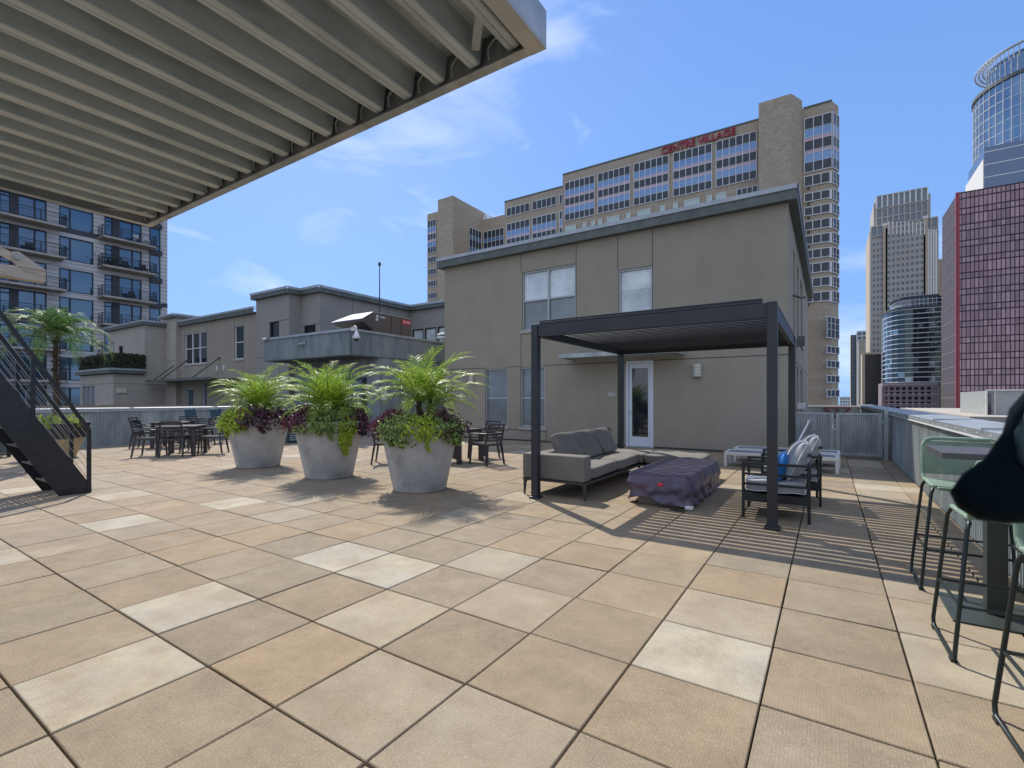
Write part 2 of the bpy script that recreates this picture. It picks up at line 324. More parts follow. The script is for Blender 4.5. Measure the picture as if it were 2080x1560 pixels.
for i in range(-29, 3):
    for j in range(-12, 44):
        x0 = X0+i*T; y0 = Y0+j*T; x1 = x0+T; y1 = y0+T
        x0 = max(x0, Xmin); x1 = min(x1, Xmax); y1 = min(y1, 26.9)
        if y0 > 13.5 and x1 < -.7: 
            if not (x1 < -11.9 and y0 < 15): continue
        if x1-x0 < .03 or y1-y0 < .03: continue
        gp = .0034 + rnd.random()*.003; dz = [rnd.uniform(-.0025, .0015) for _ in range(4)]; w = rnd.uniform(-.002, .001)
        a, b_, c_, d_ = x0+gp, x1-gp, y0+gp, y1-gp; bv = .004
        t = [w+q for q in dz]
        g.add([(a,c_,-.05),(b_,c_,-.05),(b_,d_,-.05),(a,d_,-.05),
               (a,c_,t[0]-bv),(b_,c_,t[1]-bv),(b_,d_,t[2]-bv),(a,d_,t[3]-bv),
               (a+bv,c_+bv,t[0]),(b_-bv,c_+bv,t[1]),(b_-bv,d_-bv,t[2]),(a+bv,d_-bv,t[3])],
              [(0,1,5,4),(1,2,6,5),(2,3,7,6),(3,0,4,7),(4,5,9,8),(5,6,10,9),(6,7,11,10),(7,4,8,11),(8,9,10,11)])
        k = pale.get((i, j), 0)
        if not k and j > 10 and rnd.random() < .12: k = rnd.uniform(.3, .9)
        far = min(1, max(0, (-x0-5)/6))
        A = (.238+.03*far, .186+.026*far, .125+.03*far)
        u = rnd.uniform(-1, 1); v = rnd.uniform(-1, 1)
        A = (A[0]*(1+.07*u+.05*v), A[1]*(1+.07*u), A[2]*(1+.07*u-.06*v))
        P = (.40, .362, .275)
        tones += [(*A, 1)]*9; pales += [(k,k,k,1)]*9; shifts += [(rnd.uniform(-50,50), rnd.uniform(-50,50), 0, 1)]*9
fl = one('pavement', g, PAV, None, None, kind='structure', loc=(0,0,0))
me = fl.data
for nm, data in (('tone', tones), ('shift', shifts), ('pale', pales)):
    ca = me.color_attributes.new(name=nm, type='FLOAT_COLOR', domain='CORNER'); flat = []
    for p, t in zip(me.polygons, data): flat += list(t)*p.loop_total
    ca.data.foreach_set('color', flat)

# ------------------------------------------------------------------ facades
def fac(kind, plane):
    return {'-Y': lambda u, d, z: (u, plane+d, z), '+X': lambda u, d, z: (plane-d, u, z), '-X': lambda u, d, z: (plane+d, u, z)}[kind]
def fbox(mb, F, u0, u1, z0, z1, d0, d1):
    a = F(u0, d0, z0); b = F(u1, d1, z1)
    mb.box(min(a[0],b[0]), max(a[0],b[0]), min(a[1],b[1]), max(a[1],b[1]), min(a[2],b[2]), max(a[2],b[2]))
def fwall(mb, F, u0, u1, z0, z1, ops, dep=.12):
    us = sorted({u0, u1, *[o[0] for o in ops], *[o[1] for o in ops]}); zs = sorted({z0, z1, *[o[2] for o in ops], *[o[3] for o in ops]})
    for a, b in zip(us, us[1:]):
        for c, d in zip(zs, zs[1:]):
            um, zm = (a+b)/2, (c+d)/2
            if any(o[0] < um < o[1] and o[2] < zm < o[3] for o in ops): continue
            mb.add([F(a,0,c),F(b,0,c),F(b,0,d),F(a,0,d)], [(0,1,2,3)])
    for o in ops:
        a, b, c, d = o[:4]
        for q in (((a,c),(b,c)),((b,c),(b,d)),((b,d),(a,d)),((a,d),(a,c))):
            (ua,za),(ub,zb) = q
            mb.add([F(ua,0,za),F(ub,0,zb),F(ub,dep,zb),F(ua,dep,za)], [(0,1,2,3)])
def window(F, o, parent, fm, pm, cols=1, rows=(), dep=.1, w=.05, lower=None, sill=None, name='window'):
    """frame with its pane(s) as children; rows = fractions of height where rails sit"""
    u0, u1, z0, z1 = o[:4]; m = MB()
    fbox(m,F,u0,u0+w,z0,z1,dep-.05,dep+.04); fbox(m,F,u1-w,u1,z0,z1,dep-.05,dep+.04)
    fbox(m,F,u0+w,u1-w,z0,z0+w,dep-.052,dep+.04); fbox(m,F,u0+w,u1-w,z1-w,z1,dep-.052,dep+.04)
    for k in range(1, cols):
        c = u0+(u1-u0)*k/cols; fbox(m,F,c-w*.6,c+w*.6,z0+w,z1-w,dep-.056,dep+.035)
    for rr in rows:
        c = z0+(z1-z0)*rr; fbox(m,F,u0+w,u1-w,c-w*.5,c+w*.5,dep-.048,dep+.03)
    wo = m.build(name, fm, parent)
    zb = z0+(z1-z0)*(rows[0] if rows and lower else 0)
    p = MB(); fbox(p,F,u0+w*.5,u1-w*.5,zb if lower else z0+w*.5,z1-w*.5,dep+.012,dep+.02); p.build('pane', pm, wo)
    if lower:
        p = MB(); fbox(p,F,u0+w*.5,u1-w*.5,z0+w*.5,zb,dep+.008,dep+.016); p.build('pane', lower, wo)
    if sill:
        p = MB(); fbox(p,F,u0-.06,u1+.06,z0-.09,z0-.003,-.05,dep-.06); p.build('sill', sill, wo)
    return wo
def joints(mb, F, hs=(), vs=()):
    for u0, u1, z in hs: fbox(mb, F, u0, u1, z-.011, z+.011, -.003, .001)
    for u, z0, z1 in vs: fbox(mb, F, u-.009, u+.009, z0, z1, -.0035, .001)
def fascia(poly, z0, z1, parent, out=.22, m=None):
    """poly = list of wall corner points walked so the outside lies to the right"""
    n = len(poly); off = []
    for i in range(n):
        p = Vector(poly[i]); dirs = []
        if i > 0: dirs.append((p-Vector(poly[i-1])).normalized())
        if i < n-1: dirs.append((Vector(poly[i+1])-p).normalized())
        nn = [Vector((d.y, -d.x)) for d in dirs]
        q = p + (nn[0]*out if len(nn) == 1 else (nn[0]+nn[1])*out if abs(nn[0].dot(nn[1])) < .5 else nn[0]*out)
        off.append(q)
    for nm, a, b, o2, mm in (('fascia', z0, z1-.115, 0, m or FASC), ('roof_cap', z1-.113, z1, .03, FASL)):
        mb = MB()
        for i in range(n-1):
            p, q = off[i], off[i+1]; d = (q-p).normalized(); nn = Vector((d.y, -d.x))*o2
            p2, q2 = p+nn-(d*o2 if i else d*0)*0, q+nn
            mb.add([(p2.x,p2.y,a),(q2.x,q2.y,a),(q2.x,q2.y,b),(p2.x,p2.y,b),(poly[i][0],poly[i][1],a),(poly[i+1][0],poly[i+1][1],a),(poly[i+1][0],poly[i+1][1],b),(poly[i][0],poly[i][1],b)],
                   [(0,1,2,3),(4,5,1,0),(3,2,6,7)])
        mb.build(nm, mm, parent)

# ================================================================== BUILDING 704
WY, WL, WR, WB = 13.55, -11.82, -.82, 27.2
B = E('stucco_house', ((WL+WR)/2, WY, 0), 'taupe stucco two storey building with white glass door numbered 704 behind the pergola', 'building')
F = fac('-Y', WY)
ow1 = (-8.47, -6.52, 3.63, 5.56); ow2 = (-5.14, -4.15, 3.3, 5.15)
ol1 = (-9.98, -9.04, .46, 2.43); ol2 = (-8.53, -7.60, .46, 2.43); od = (-4.91, -4.12, .02, 2.47)
m = MB(); fwall(m, F, WL, WR, 0, 6.2, [ow1, ow2, ol1, ol2, od], .13)
Fx = fac('+X', WR)
so_ = [(15.6,16.3,3.2,5.6),(17.6,18.5,3.3,5.6),(19.6,21.2,3.3,5.6),(15.4,15.9,.7,2.3),(17.4,18.4,.5,2.4),(19.6,21.2,.5,2.4)]
fwall(m, Fx, WY, WB, 0, 6.2, so_, .13)
m.add([(WL,WY,0),(WL,WY,6.2),(WL,WB,6.2),(WL,WB,0)], [(0,1,2,3)]); m.add([(WL,WB,0),(WR,WB,0),(WR,WB,6.2),(WL,WB,6.2)], [(0,1,2,3)])
m.add([(WL,WY,6.2),(WR,WY,6.2),(WR,WB,6.2),(WL,WB,6.2)], [(0,1,2,3)])
m.c = 1
joints(m, F, hs=[(WL,-9.98,2.455),(-9.04,-8.53,2.455),(-7.6,-4.91,2.455),(-4.12,WR,2.47),(WL,-7.6,.36)],
       vs=[(-8.5,5.58,6.2),(-6.5,3.6,6.2),(-5.16,5.17,6.2),(-4.14,2.5,6.2),(-8.5,2.46,3.5),(-7.55,0,.35)])
joints(m, Fx, hs=[(WY,WB,2.5)], vs=[(17.5,2.5,6.2),(21.3,0,6.2)])
m.build('wall', [STUC, JOINT], B)
m = MB(); fbox(m,F,WL,od[0]-.02,.004,.05,-.02,.0); fbox(m,F,od[1]+.02,WR,.004,.05,-.02,.0); m.build('base_flashing', JOINT, B)
fascia([(WL,WB),(WL,WY),(WR,WY),(WR,WB)], 6.17, 6.52, B, .2)
window(F, ow1, B, WINF, BLIND, 2, (.5,), lower=BLINL, sill=STUL)
window(F, ow2, B, WINF, BLIND, 1, (.0001,), sill=STUL)
m = MB()
for k in range(30): q = ow2[0]+.07+k*.0285; fbox(m,F,q,q+.012,ow2[2]+.06,4.55,.100,.1115)
fbox(m,F,ow2[0]+.05,ow2[1]-.05,4.55,4.58,.098,.1115)
m.build('pleated_blind', BLIND, B)
window(F, ol1, B, WINF, BLINL, 1, (.48,), lower=BLINL, sill=STUL)
window(F, ol2, B, WINF, BLINL, 1, (.48,), lower=BLINL, sill=STUL)
for o in so_: window(Fx, o, B, WINF, GLS, 1, (.5,), sill=STUL)
# door
m = MB(); u0,u1,z0,z1 = od
fbox(m,F,u0,u0+.06,z0,z1,.0,.12); fbox(m,F,u1-.06,u1,z0,z1,.0,.12); fbox(m,F,u0+.06,u1-.06,z1-.06,z1,.0,.12)
D = m.build('door', DOORW, B)
m = MB(); fbox(m,F,u0+.065,u0+.16,z0+.01,z1-.065,.05,.1); fbox(m,F,u1-.16,u1-.065,z0+.01,z1-.065,.05,.1); fbox(m,F,u0+.16,u1-.16,z1-.2,z1-.065,.052,.1); fbox(m,F,u0+.16,u1-.16,z0+.01,z0+.28,.052,.1)
m.build('leaf', DOORW, D)
m = MB(); fbox(m,F,u0+.16,u1-.16,z0+.28,z1-.2,.07,.08); m.build('pane', GLS, D)
m = MB(); m.tube([F(u0+.11,.04,1.02),F(u0+.11,0,1.02),F(u0+.2,0,1.02)],.009,8); m.lathe([(.0,0),(.022,0),(.022,.01)], (u0+.11,WY+.035,1.0), 12); m.build('handle', FASL, D)
m = MB(); fbox(m,F,u0-.02,u1+.02,.003,.022,-.04,.12); m.build('threshold', GALD, B)
# entrance canopy
m = MB(); m.box(-6.62,-3.30,12.72,13.53,2.60,2.615); m.box(-6.62,-3.30,12.68,12.72,2.58,2.70); m.box(-6.66,-6.62,12.68,13.53,2.58,2.70); m.box(-3.30,-3.26,12.68,13.53,2.58,2.70)
Cn = m.build('canopy', GALD, B)
for X in (-6.1, -3.8):
    m = MB(); m.tube([(X,12.85,2.66),(X,13.53,3.15)],.018,8); m.ball((X,12.85,2.68),.035); m.ball((X,13.52,3.15),.035); m.build('bracket', GALV, Cn)
# wall lamps
for (X, z0, z1, w, tint) in ((-2.93, 1.98, 2.31, .2, 0), (-10.54, 1.96, 2.27, .17, 0)):
    m = MB(); m.box(X-w/2-.015, X+w/2+.015, 13.5, 13.548, z0-.015, z1+.015); wl = m.build('wall_lamp', GALV, B, bevel=.006)
    m = MB()
    m.lathe([(w/2,0),(w/2,z1-z0)], (X,13.5,z0), 12, pi, 2*pi); m.build('lamp_shade', LAMPG, wl)
    m = MB()
    for k in range(1,4): m.lathe([(w/2+.003,k*(z1-z0)/4-.006),(w/2+.003,k*(z1-z0)/4+.006)], (X,13.5,z0), 12, pi, 2*pi)
    for k in (-1,0,1): m.bar((X+k*w*.28,13.5-w/2*(.83 if k else 1)-.004,z0),(X+k*w*.28,13.5-w/2*(.83 if k else 1)-.004,z1),.008)
    m.build('grille', GALV, wl)
def text(s, size, M, name, parent, ext=.01, matl=None):
    cu = bpy.data.curves.new(name, 'FONT'); cu.body = s; cu.size = size; cu.extrude = ext; cu.offset = size*.012
    ob = bpy.data.objects.new(name, cu); COL.objects.link(ob); dg = bpy.context.evaluated_depsgraph_get()
    me = bpy.data.meshes.new_from_object(ob.evaluated_get(dg)); bpy.data.objects.remove(ob)
    off = Vector((0,0,0)); o = parent
    while o is not None: off += o.location; o = o.parent
    me.transform(Matrix.Translation(-off) @ M); me.materials.clear(); me.materials.append(matl)
    o = bpy.data.objects.new(name, me); COL.objects.link(o)
    if parent is not None: o.parent = parent
    return o
RX = Matrix.Rotation(R(90), 4, 'X')
text('704', .155, Matrix.Translation((-5.46, 13.53, 1.455)) @ RX, 'unit_number', B, .006, WHTM)
m = MB(); m.box(-5.50,-5.40,13.49,13.549,.40,.54); m.build('outlet_box', BRWN, B, bevel=.005)
m = MB(); m.tube([(-.8,15.2,4.2),(-.62,15.1,4.1),(-.5,15.1,4.1)],.03,8); m.box(-.82,-.6,17.1,17.35,3.0,3.3); m.build('vent_hood', FASC, B)
m = MB(); m.box(-.8,-.58,17.0,17.25,1.08,1.27); m.build('meter_box', WHTP, B, bevel=.01)

# ================================================================== PARAPETS, GATE
def parapet(F, sgn, x, ya, yb, label, pitch=.067):
    P = E('parapet_wall', (x, (ya+yb)/2, 0), label, 'parapet', 'corrugated terrace parapets')
    m = MB(); m.corr(F, ya, yb, 0, 1.03, pitch, .018); m.build('corrugated_panel', GALD, P)
    m = MB()
    s = -1 if sgn < 0 else 1
    m.add([(x-s*.035,ya,1.035),(x-s*.035,yb,1.035),(x-s*.035,yb,1.105),(x-s*.035,ya,1.105),(x+s*.42,ya,1.125),(x+s*.42,yb,1.125),(x+s*.42,ya,1.0),(x+s*.42,yb,1.0),(x-s*.02,ya,1.03),(x-s*.02,yb,1.03)],
          [(0,1,2,3),(3,2,5,4),(4,5,7,6),(0,1,9,8)])
    m.box(*sorted((x+s*.03,x+s*.40)),ya,yb,0,1.02)
    n = int((yb-ya)/2.4)
    for k in range(1, n): m.box(*sorted((x-s*.04,x+s*.425)), ya+k*2.4-.02, ya+k*2.4+.02, 1.1, 1.128)
    c = m.build('cap', GALC, P)
    m = MB()
    m.box(*sorted((x-s*.048,x-s*.03)), ya, yb, 1.022, 1.036); m.build('drip_edge', WHTM, P)
    m = MB(); k = ya+.2
    while k < yb: m.ball((x-s*.037,k,1.07),.009,8); k += .46
    m.build('screws', WHTM, c)
    return P
parapet(fac('-X', 1.2), 1, 1.2, -6, 27.4, 'sunlit corrugated metal parapet running along the right edge of the terrace behind the bar stools')
parapet(fac('+X', -17.7), -1, -17.7, -6, 11.4, 'shaded corrugated metal parapet with bright cap behind the far left dining tables')
# parapet across the passage end, with rusty struts
Pz = E('parapet_wall', (.2,27.6,0), 'plain grey parapet closing the passage far behind the gate', 'parapet', 'corrugated terrace parapets')
m = MB(); m.box(-8,1.62,27.45,27.85,0,1.0); m.build('wall', GALD, Pz)
m = MB(); m.box(-8,1.64,27.4,27.9,1.0,1.06); m.build('cap', WHTM, Pz)
for X in (-1.7, .35):
    st = E('rusty_strut', (X,27.35,0), 'rust red triangular steel strut on the far parapet, %s' % ('half hidden by the house corner' if X < 0 else 'in full view above the gate'), 'strut', 'rusty triangular struts')
    m = MB(); m.bar((X-.55,27.3,.97),(X+.55,27.3,.97),.1,.05); m.bar((X-.5,27.3,.93),(X,27.3,.48),.08,.07); m.bar((X+.5,27.3,.93),(X,27.3,.48),.08,.07); m.bar((X,27.3,.95),(X,27.3,.45),.06,.06)
    m.build('truss', RUSTM, st)
    m = MB(); m.box(X-.12,X+.12,27.28,27.4,0,.46); m.build('footing', GALD, st)
# gate
GY = 13.72
Gt = E('metal_gate', (.15, GY, 0), 'grey galvanised double gate with corrugated infill between the house corner and right parapet', 'gate')
for a, b in ((-.78, .11), (.15, 1.02)):
    m = MB()
    for (u0,u1,z0,z1) in ((a,a+.05,.07,1.06),(b-.05,b,.07,1.06),(a+.05,b-.05,1.01,1.06),(a+.05,b-.05,.07,.13)): m.box(u0,u1,GY-.025,GY+.025,z0,z1)
    lf = m.build('gate_leaf', GALV, Gt, bevel=.003)
    m = MB(); m.corr(fac('-Y', GY-.012), a+.06, b-.06, .13, 1.01, .062, .02); m.build('corrugated_panel', GALV, lf)
    m = MB(); m.box(a+.05,a+.075,GY-.03,GY+.02,.13,1.01); m.box(b-.075,b-.05,GY-.03,GY+.02,.13,1.01); m.build('inner_rail', GALD, lf)
m = MB(); m.box(1.05,1.12,GY-.035,GY+.035,0,1.16); m.build('post', GALD, Gt)
m = MB(); m.box(-.81,-.785,GY-.035,GY+.035,0,1.1); m.build('post', GALD, Gt)
m = MB(); m.box(.075,.095,GY-.034,GY-.026,.68,.78); m.build('latch', WHTM, Gt)
for z in (.85,.35):
    m = MB(); m.box(.96,1.06,GY-.045,GY-.026,z,z+.03); m.lathe([(.014,0),(.014,.07)],(1.035,GY-.04,z-.02),10); m.build('hinge', GALD, Gt)

# ================================================================== LOBBY WITH CORRUGATED OVERHANG
LX, LY = -13.9, 11.0
B = E('lobby_pavilion', (-16.6, 12.1, 0), 'low entrance pavilion clad in grey corrugated metal with a deep overhanging roof edge', 'building')
m = MB(); m.corr(fac('+X', LX), 12.3, 21, 0, 3.0, .09, .02); m.corr(fac('-Y', 12.3), -19.2, LX, 0, 3.0, .09, .02); m.build('corrugated_wall', GALB, B)
m = MB(); m.corr(fac('+X', LX+.02), LY, 21, 2.93, 3.76, .075, .02); m.corr(fac('-Y', LY-.02), -19.25, LX+.02, 2.93, 3.76, .075, .02)
m.build('corrugated_fascia', GALB, B)
m = MB(); m.box(-19.25,LX,LY,21,2.90,2.925); m.box(-19.25,LX,LY,21,3.70,3.72); m.box(-19.25,-19.2,LY,20,2.93,3.7); m.build('soffit', FASC, B)
m = MB(); m.box(-19.3,LX+.06,LY-.06,LY+.05,3.762,3.84); m.box(LX-.05,LX+.06,LY+.05,21,3.762,3.84); m.build('roof_cap', FASL, B)
m = MB(); m.box(-17.35,-16.2,12.2,12.28,.02,2.2); dr = m.build('door', WIND, B)
m = MB(); m.box(-17.25,-16.3,12.17,12.195,.15,2.1); m.build('pane', GLS, dr)
m = MB(); m.box(-15.9,-14.6,12.2,12.28,.02,2.2); dr = m.build('door', WIND, B)
m = MB(); m.box(-15.8,-14.7,12.17,12.195,.15,2.1); m.build('pane', GLS, dr)
m = MB(); m.box(LX+.02,LX+.05,12.36,12.62,1.35,1.85); m.build('notice_panel', WHTP, B)
def at(px, py, X=None, Y=None):
    if X is not None: y, z = PX(px, py, X); return (X, y, z)
    x, z = PY(px, py, Y); return (x, Y, z)
# cameras, light
def dome(p, label):
    t = E('security_camera', p, label, 'security camera', 'security cameras on the pavilion')
    x, y, z = p
    m = MB(); m.box(x-.3,x-.16,y+.02,y+.14,z+.35,z+.48); m.tube([(x-.2,y+.06,z+.42),(x-.1,y,z+.5),(x,y,z+.44),(x,y,z+.3)],.022,8); m.build('mount', WHTP, t, smooth=False)
    m = MB(); m.lathe([(.0,.32),(.04,.31),(.085,.17),(.13,.13),(.13,.08),(.105,.05)],(x,y,z),16); m.build('housing', WHTP, t, smooth=True)
    m = MB(); m.ball((x,y,z+.05),.09,12); m.build('dome', GLS, t, smooth=True)
p = at(724, 684, Y=LY-.12); dome((p[0],p[1],p[2]-.12), 'white dome security camera hanging at the corner of the corrugated overhang')
p = at(541, 690, Y=LY-.1)
t = E('security_camera', p, 'small white bullet camera at the far left tip of the corrugated overhang', 'security camera', 'security cameras on the pavilion')
m = MB(); m.tube([(p[0]-.15,p[1]-.05,p[2]+.02),(p[0]+.05,p[1]-.02,p[2]+.03)],.05,10); m.build('housing', WHTP, t)
m = MB(); m.tube([(p[0]-.17,p[1]-.055,p[2]+.018),(p[0]-.15,p[1]-.05,p[2]+.02)],.042,10); m.build('lens', GLS, t)
m = MB(); m.tube([(p[0]+.02,p[1],p[2]+.03),(p[0]+.22,p[1]+.08,p[2]+.06)],.02,8); m.build('mount', BLKM, t)
p = at(616, 698, Y=LY-.03)
t = E('floodlight', p, 'small grey floodlight on the front of the corrugated overhang', 'light')
m = MB(); m.box(p[0]-.02,p[0]+.14,p[1]-.03,p[1]+.02,p[2]-.1,p[2]+.1); m.build('back_plate', GALV, t, bevel=.01)
m = MB(); m.tube([(p[0]+.04,p[1]-.02,p[2]-.02),(p[0]-.06,p[1]-.14,p[2]-.03)],.035,8,.06); m.build('lamp_head', GALV, t)
# rooftop air handler
AZ = 3.9
t = E('air_handler', (-14.9,14.2,3.74), 'brown rooftop air handling unit with flared intake hood on the pavilion roof', 'hvac unit')
ux0 = PX(758,600,-14.4)[0]; ux1 = PX(835,600,-14.4)[0]
m = MB(); m.box(-15.6,-14.4,ux0,ux1,3.9,4.65); bd = m.build('cabinet', BRWN, t, bevel=.01)
m = MB()
for q in (.45,.72): yy = ux0+(ux1-ux0)*q; m.box(-14.398,-14.39,yy-.015,yy+.015,3.95,4.62)
m.build('panel_seam', JOINT, bd)
m = MB(); m.box(-15.62,-14.38,ux0-.01,ux1+.01,4.652,4.68); m.build('lid', FASL, bd)
m = MB(); m.box(-14.398,-14.385,ux1-.52,ux1-.06,4.40,4.60); m.build('maker_plate', RED, bd)
text('TRANE', .13, Matrix.Translation((-14.38,ux1-.49,4.455)) @ Matrix.Rotation(R(90),4,'Z') @ RX, 'plate_lettering', bd, .003, WHTP)
m = MB(); m.box(-14.398,-14.388,ux0+.14,ux0+.25,4.48,4.58); m.box(-14.398,-14.388,ux0+.12,ux0+.24,4.36,4.45); m.box(-14.398,-14.388,ux0+.34,ux0+.58,4.5,4.55); m.build('notice_label', WHTP, bd)
m = MB(); h = ux0; HL = .62
m.add([(-15.6,h,4.64),(-14.4,h,4.64),(-14.25,h-HL,4.30),(-15.95,h-HL,4.30),(-15.6,h,3.98),(-14.4,h,3.98),(-14.25,h-HL,4.24),(-15.95,h-HL,4.24)],
      [(0,1,2,3),(4,7,6,5),(3,2,6,7),(1,5,6,2),(0,3,7,4)]); m.build('intake_hood', BRWN, t)
m2 = MB(); m2.add([(-15.62,h-.02,4.68),(-14.38,h-.02,4.68),(-14.2,h-HL-.05,4.33),(-16.0,h-HL-.05,4.33),(-15.62,h-.02,4.66),(-14.38,h-.02,4.66),(-14.2,h-HL-.05,4.305),(-16.0,h-HL-.05,4.305)], [(0,1,2,3),(7,6,5,4),(3,2,6,7),(1,5,6,2),(0,3,7,4)])
m2.build('hood_top', WHTM, t)
m = MB(); m.box(-15.5,-15.4,ux0,ux1,3.72,3.898); m.box(-14.6,-14.5,ux0,ux1,3.72,3.898); m.build('rail', GALV, t)
# roof vent
p = at(899, 688, X=-15.2)
t = E('roof_vent', (p[0],p[1],3.74), 'white mushroom vent on the pavilion roof beside the taupe house', 'vent')
m = MB(); m.lathe([(.12,0),(.12,p[2]-3.74)],(p[0],p[1],3.74),16); m.build('pipe', WHTP, t)
m = MB(); m.lathe([(.3,p[2]-3.74),(.28,p[2]-3.66),(.12,p[2]-3.6)],(p[0],p[1],3.74),20); m.lathe([(.26,p[2]-3.58),(.2,p[2]-3.5),(.05,p[2]-3.46)],(p[0],p[1],3.74),20); m.build('cap', WHTP, t)
# louvred cabinet seen between planters
p = G(577,902); q = G(600,898)
t = E('louvred_cabinet', ((p[0]+q[0])/2,9.3,0), 'slate blue louvred equipment cabinet seen between left and middle planters', 'cabinet')
m = MB(); m.box(-15.2,-14.05,8.75,9.6,0,1.05); m.build('casing', LOUV, t, bevel=.008)
m = MB()
for k in range(13): z = .12+k*.066; m.add([(-15.1,8.748,z),(-14.15,8.748,z),(-14.15,8.70,z-.03),(-15.1,8.70,z-.03)],[(0,1,2,3)]); m.add([(-14.047,8.82,z),(-14.047,9.52,z),(-14.0,9.52,z-.03),(-14.0,8.82,z-.03)],[(0,1,2,3)])
m.build('louvers', GALD, t)

# ================================================================== GREY STUCCO BLOCK BEHIND THE PAVILION
B = E('stucco_house', (-21,13,0), 'grey stepped stucco block rising behind the corrugated pavilion', 'building')
c1 = [(-23.15,24),(-23.15,12.81),(-20.43,12.81),(-20.43,13.43),(-19.05,13.43),(-19.05,19),(-16,19),(-11.9,19)]
wa = PY(557,650,12.81)[0]-.45; wb = PY(567,650,12.81)[0]+.1
oa = (PY(547,650,12.81)[0], PY(567,650,12.81)[0], PY(557,685,12.81)[1], PY(557,653,12.81)[1])
oc = (PY(617,660,13.43)[0], PY(641,660,13.43)[0], 4.2, PY(630,660,13.43)[1])
oe = [(PY(a,665,19)[0], PY(b,665,19)[0], 3.9, PY(870,666,19)[1]) for a, b in ((838,860),(863,886),(889,906))]
m = MB()
fwall(m, fac('-Y',12.81), -23.15,-20.43,0,6.2,[oa],.15); fwall(m, fac('+X',-20.43),12.81,13.43,0,6.2,[]); fwall(m, fac('-Y',13.43),-20.43,-19.05,0,6.2,[oc],.15)
fwall(m, fac('+X',-19.05),13.43,19,0,6.2,[]); fwall(m, fac('-Y',19),-19.05,-11.9,0,6.2,oe,.1); fwall(m, fac('+X',-23.15),12.81,24,0,6.2,[])
m.prism([(-23.15,24),(-23.15,12.81),(-20.43,12.81),(-20.43,13.43),(-19.05,13.43),(-19.05,19),(-11.9,19),(-11.9,24)],6.15,6.2)
m.c = 1; joints(m, fac('-Y',12.81), hs=[(-23.15,-20.43,3.35),(oa[1],-20.43,oa[3])], vs=[(oa[1],0,3.3)]); joints(m, fac('+X',-19.05), vs=[(15.2,0,6.2),(17.4,0,6.2)]); joints(m, fac('-Y',13.43), hs=[(-20.4,oc[0],oc[3]),(oc[1],-19.06,oc[3])])
m.build('wall', [STUG, JOINT], B)
fascia(c1, 6.15, 6.45, B, .18)
window(fac('-Y',12.81), oa, B, WIND, GLS); window(fac('-Y',13.43), oc, B, WIND, GLS)
for o in oe: window(fac('-Y',19), o, B, WIND, BLIND, dep=.06)
p = PX(771,640,-17.5)
t = E('antenna_mast', (-17.5,p[0],3.74), 'thin dark antenna mast rising behind the rooftop air handler', 'antenna')
zt = PX(771,540,-17.5)[1]
m = MB(); m.tube([(-17.5,p[0],3.74),(-17.5,p[0],zt)],.035,8,.02); m.build('mast', BLKM, t)
m = MB(); m.lathe([(.05,0),(.07,.06),(.05,.16)],(-17.5,p[0],zt),10); m.build('finial', BLKM, t)

# left house with six-pane window
B = E('stucco_house', (-31,14.9,0), 'taupe stucco house with six pane window and slim window left of the grey block', 'building')
F = fac('-Y',14.9); u = lambda px: PY(px,700,14.9)[0]; zz = lambda px,py: PY(px,py,14.9)[1]
o1 = (u(375),u(420),zz(420,737),zz(420,672)); o2 = (u(476),u(495),zz(490,729),zz(490,660)); o3=(u(378),u(393),0,zz(385,789)); o4=(u(411),u(420),0,zz(415,776))
m = MB(); fwall(m, F, u(350), u(522), 0, 6.3, [o1,o2,o3,o4], .18); fwall(m, fac('+X',u(522)),14.9,24,0,6.3,[]); m.prism([(u(350),14.9),(u(522),14.9),(u(522),24),(u(350),24)],6.25,6.3)
m.c = 1; joints(m, F, hs=[(u(420),u(522),2.6)], vs=[(u(420),2.6,6.2),(u(476),4.9,6.2),(u(495),2.6,6.2),(u(375),4.9,6.2)]); m.build('wall', [STUC, JOINT], B)
fascia([(u(350)-.3,14.9),(u(522),14.9)], 6.2, 6.55, B, .2)
window(F,o1,B,WHTF,GLS,3,(.5,),sill=STUL); window(F,o2,B,WHTF,GLS,1,(.5,),sill=STUL); window(F,o3,B,WHTF,GLSB,1,name='door'); window(F,o4,B,WHTF,GLSB,1,name='door')
za = PY(428,775,13.6)[1]; xa, xb = PY(297,776,13.4)[0], PY(430,772,13.4)[0]
m = MB(); m.box(xa,xb,13.4,14.85,2.5,2.56); m.box(xa,xb,13.37,13.4,2.47,2.62); cn = m.build('canopy', FASC, B)
for a in (308,322,385): 
    x_ = PY(a,770,13.5)[0]; m = MB(); m.tube([(x_,13.6,2.6),(x_+.6,14.85,3.85)],.03,6); m.ball((x_+.6,14.85,3.85),.07,8); m.build('tie_rod', BLKM, cn)
for px_ in (442,456):
    x_ = u(px_); m = MB(); m.box(x_-.07,x_+.07,14.84,14.9,3.1,3.4); m.build('vent', WHTP, B)
for px_,yy in ((362,795),):
    x_ = u(px_); m = MB(); m.box(x_-.1,x_+.1,14.82,14.9,1.65,2.1); m.build('wall_lamp', LAMPG, B)
